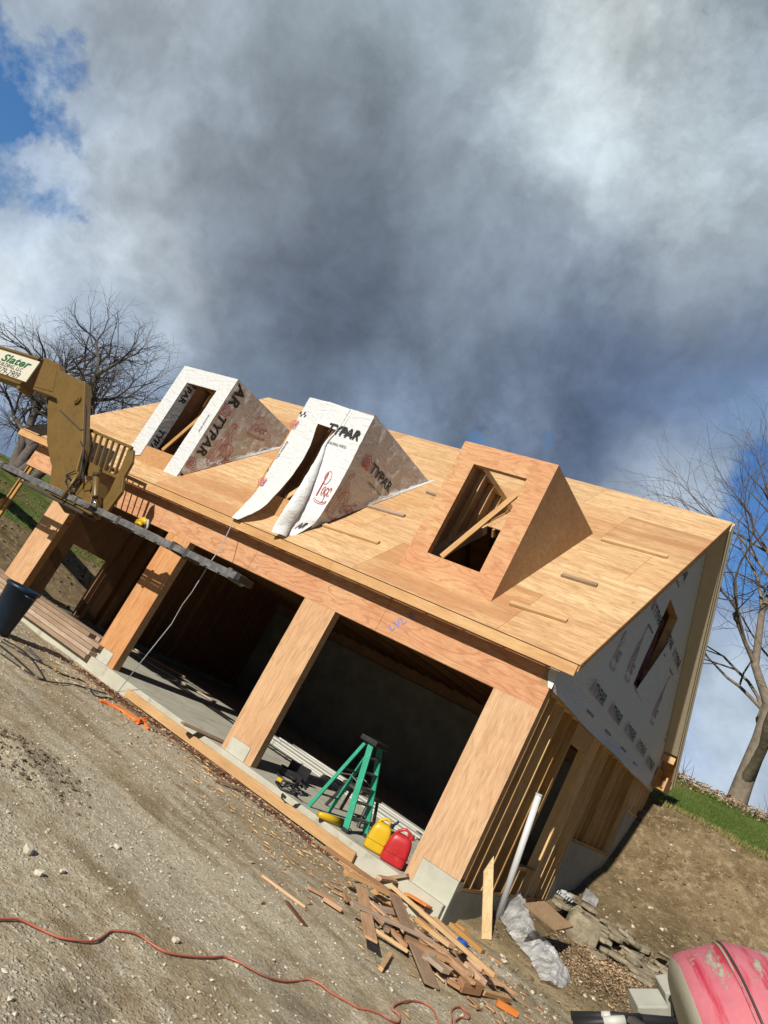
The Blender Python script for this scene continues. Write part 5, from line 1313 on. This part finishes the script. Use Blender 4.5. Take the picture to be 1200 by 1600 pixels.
mb = MB(); r = random.Random(8)
for _ in range(26000):
    if r.random() < .6: x, y = r.uniform(-3, 9), 8.4 + 9*r.random()**1.5
    else: x, y = r.uniform(-32, -14), r.uniform(-1, 12)
    if not islawn(x, y): continue
    z = height(x, y); h = r.uniform(.03, .09); a = r.uniform(0, 6.28); wv = Vector((math.cos(a), math.sin(a), 0))*.012
    mb.add([Vector((x, y, z))-wv, Vector((x, y, z))+wv, Vector((x+r.gauss(0, .02), y+r.gauss(0, .02), z+h))], [(0, 1, 2)])
o = mb.build('grass_blades', m_lawn, origin=(0, 0, 0)); o['kind'] = 'stuff'

mb = MB(); r = random.Random(12)
for _ in range(5200):
    if r.random() < .55: x, y = r.uniform(-.3, 7), 8.30 + abs(r.gauss(0, .28))
    else: x, y = r.uniform(-26, -13), r.uniform(-1, 9)
    z = height(x, y); h = r.uniform(.04, .14); a = r.uniform(0, 6.28); wv = Vector((math.cos(a), math.sin(a), 0))*.008
    if x < -11 and not (.9 < z < 1.7): continue
    mb.add([Vector((x, y, z))-wv, Vector((x, y, z))+wv, Vector((x+r.gauss(0, .05), y+r.gauss(0, .05), z+h))], [(0, 1, 2)])
o = mb.build('dry_grass', m_dry, origin=(0, 0, 0)); o['kind'] = 'stuff'

# ------------------------------------------------------------------ bare trees
def tree(name, base, spec, seed, label, mats, trunk_pts, trunk_r):
    r = random.Random(seed); root = thing(name, base, label, 'tree'); base = Vector(base)
    TK, BR = MB(), MB()
    count = [0]
    def grow(p, d, L, rad, depth, upb):
        if depth > spec['depth'] or rad < .0035 or count[0] > spec['max']: return
        n = 4 if depth < 3 else 3; seg = L/n; P = [p.copy()]; Rr = [rad]
        q = p.copy(); dd = d.copy(); kids = []
        for i in range(n):
            dd = (dd + Vector((r.gauss(0, 1), r.gauss(0, 1), r.gauss(0, 1)))*spec['wob'] + Vector((0, 0, upb))).normalized()
            q = q + dd*seg; P.append(q.copy()); rr = rad*(1-(i+1)/n*.42); Rr.append(rr)
            if i >= (1 if depth else 2)-1: kids.append((q.copy(), dd.copy(), rr))
        count[0] += 1
        (TK if rad > spec['tk'] else BR).tube(P, Rr, 8 if rad > spec['tk'] else (5 if rad > .02 else 3), False)
        for i, (kp, kd, kr) in enumerate(kids):
            m = 2 if i == len(kids)-1 else (1 if r.random() < spec['side'] else 0)
            for _ in range(m):
                a = kd.orthogonal().normalized(); a.rotate(Matrix.Rotation(r.uniform(0, 6.28), 3, kd)); sp = spec['spread']*r.uniform(.5, 1.25)
                nd = (kd*math.cos(sp) + a*math.sin(sp)).normalized()
                grow(kp, nd, L*r.uniform(.62, .9), kr*r.uniform(.62, .82), depth+1, upb if depth < spec['droop'] else spec['dr'])
    for pts, rad in zip(trunk_pts, trunk_r):
        P = [base + Vector(q) for q in pts]; m = len(P)
        TK.tube(P, [rad*(1-.5*i/(m-1)) for i in range(m)], 12, False)
        for i in range(1, m):
            dd = (P[i]-P[i-1]).normalized(); k = 3 if i == m-1 else (2 if i > 1 else spec.get('low', 1))
            for _ in range(k):
                a = dd.orthogonal().normalized(); a.rotate(Matrix.Rotation(r.uniform(0, 6.28), 3, dd)); sp = spec['spread']*r.uniform(.8, 1.6)
                grow(P[i].copy(), (dd*math.cos(sp)+a*math.sin(sp)).normalized(), spec['L']*r.uniform(.8, 1.1), rad*(1-.5*i/(m-1))*.62, 1, spec['up'])
    TK.build('trunk', mats[0], root, smooth=True, origin=base); BR.build('branches', mats[1], root, smooth=True, origin=base)
    return root
# left tree, several stems from one clump, behind the low end of the roof
bl_ = CP + ray(48, 700)*(31.0)
bl_ = Vector((bl_.x, bl_.y, height(bl_.x, bl_.y, False)-.2))
tree('bare_tree', bl_, dict(depth=7, wob=.17, side=.62, spread=.64, L=1.75, up=.03, droop=3, dr=-.07, tk=.06, max=9000), 12,
     'bare multi-stemmed tree behind the low left end of the roof', (m_barkL, m_twig),
     [[(0, 0, 0), (-.1, .1, 1.3), (.1, .2, 2.7), (.6, .3, 4.2), (.7, .2, 5.4)], [(.4, 0, 0), (.9, .1, 1.4), (1.6, 0, 2.5), (2.5, -.1, 3.5)], [(-.5, .2, 0), (-1.0, .1, 1.4), (-1.5, .1, 2.8), (-1.8, 0, 4.4)], [(.8, .3, 0), (1.5, .3, 1.1), (2.6, .3, 1.9), (3.4, .2, 2.3)]],
     [.26, .24, .22, .2])
br2 = at(1150, 1256, 1, 17.2)
tree('bare_tree', br2-Vector((0, 0, .15)), dict(depth=7, wob=.16, side=.55, spread=.55, L=3.2, up=.05, droop=4, dr=-.05, tk=.05, max=5200), 5,
     'tall bare tree with pale trunk on the rise at the right edge', (m_barkR, m_twigR),
     [[(0, 0, 0), (-.02, 0, .8), (.0, 0, 2.2), (-.10, .05, 3.6), (-.05, .1, 5.6), (.2, .1, 8.0)], [(-.05, 0, 2.7), (.6, .1, 3.6), (1.1, .2, 5.2), (1.3, .3, 7.4)], [(-.05, 0, 3.2), (-.9, .0, 4.4), (-1.3, .1, 6.2), (-1.3, .2, 8.2)]],
     [.31, .18, .15])
for k in range(9):
    x = rnd.uniform(-1.5, 5); y = 17+rnd.uniform(-.8, 1.2); p = Vector((x, y, height(x, y, False)))
    mb = MB()
    for j in range(7):
        q = p + Vector((rnd.gauss(0, .12), rnd.gauss(0, .12), 0)); e = q + Vector((rnd.gauss(0, .25), rnd.gauss(0, .2), rnd.uniform(.3, .9))); mb.tube([q, q.lerp(e, .5)+Vector((rnd.gauss(0, .05), 0, 0)), e], [.012, .009, .004], 4, False)
    tag(mb.build('bare_sapling', m_twigR), 'spindly leafless sapling along the crest of the grass rise', 'sapling', 'saplings on the crest')
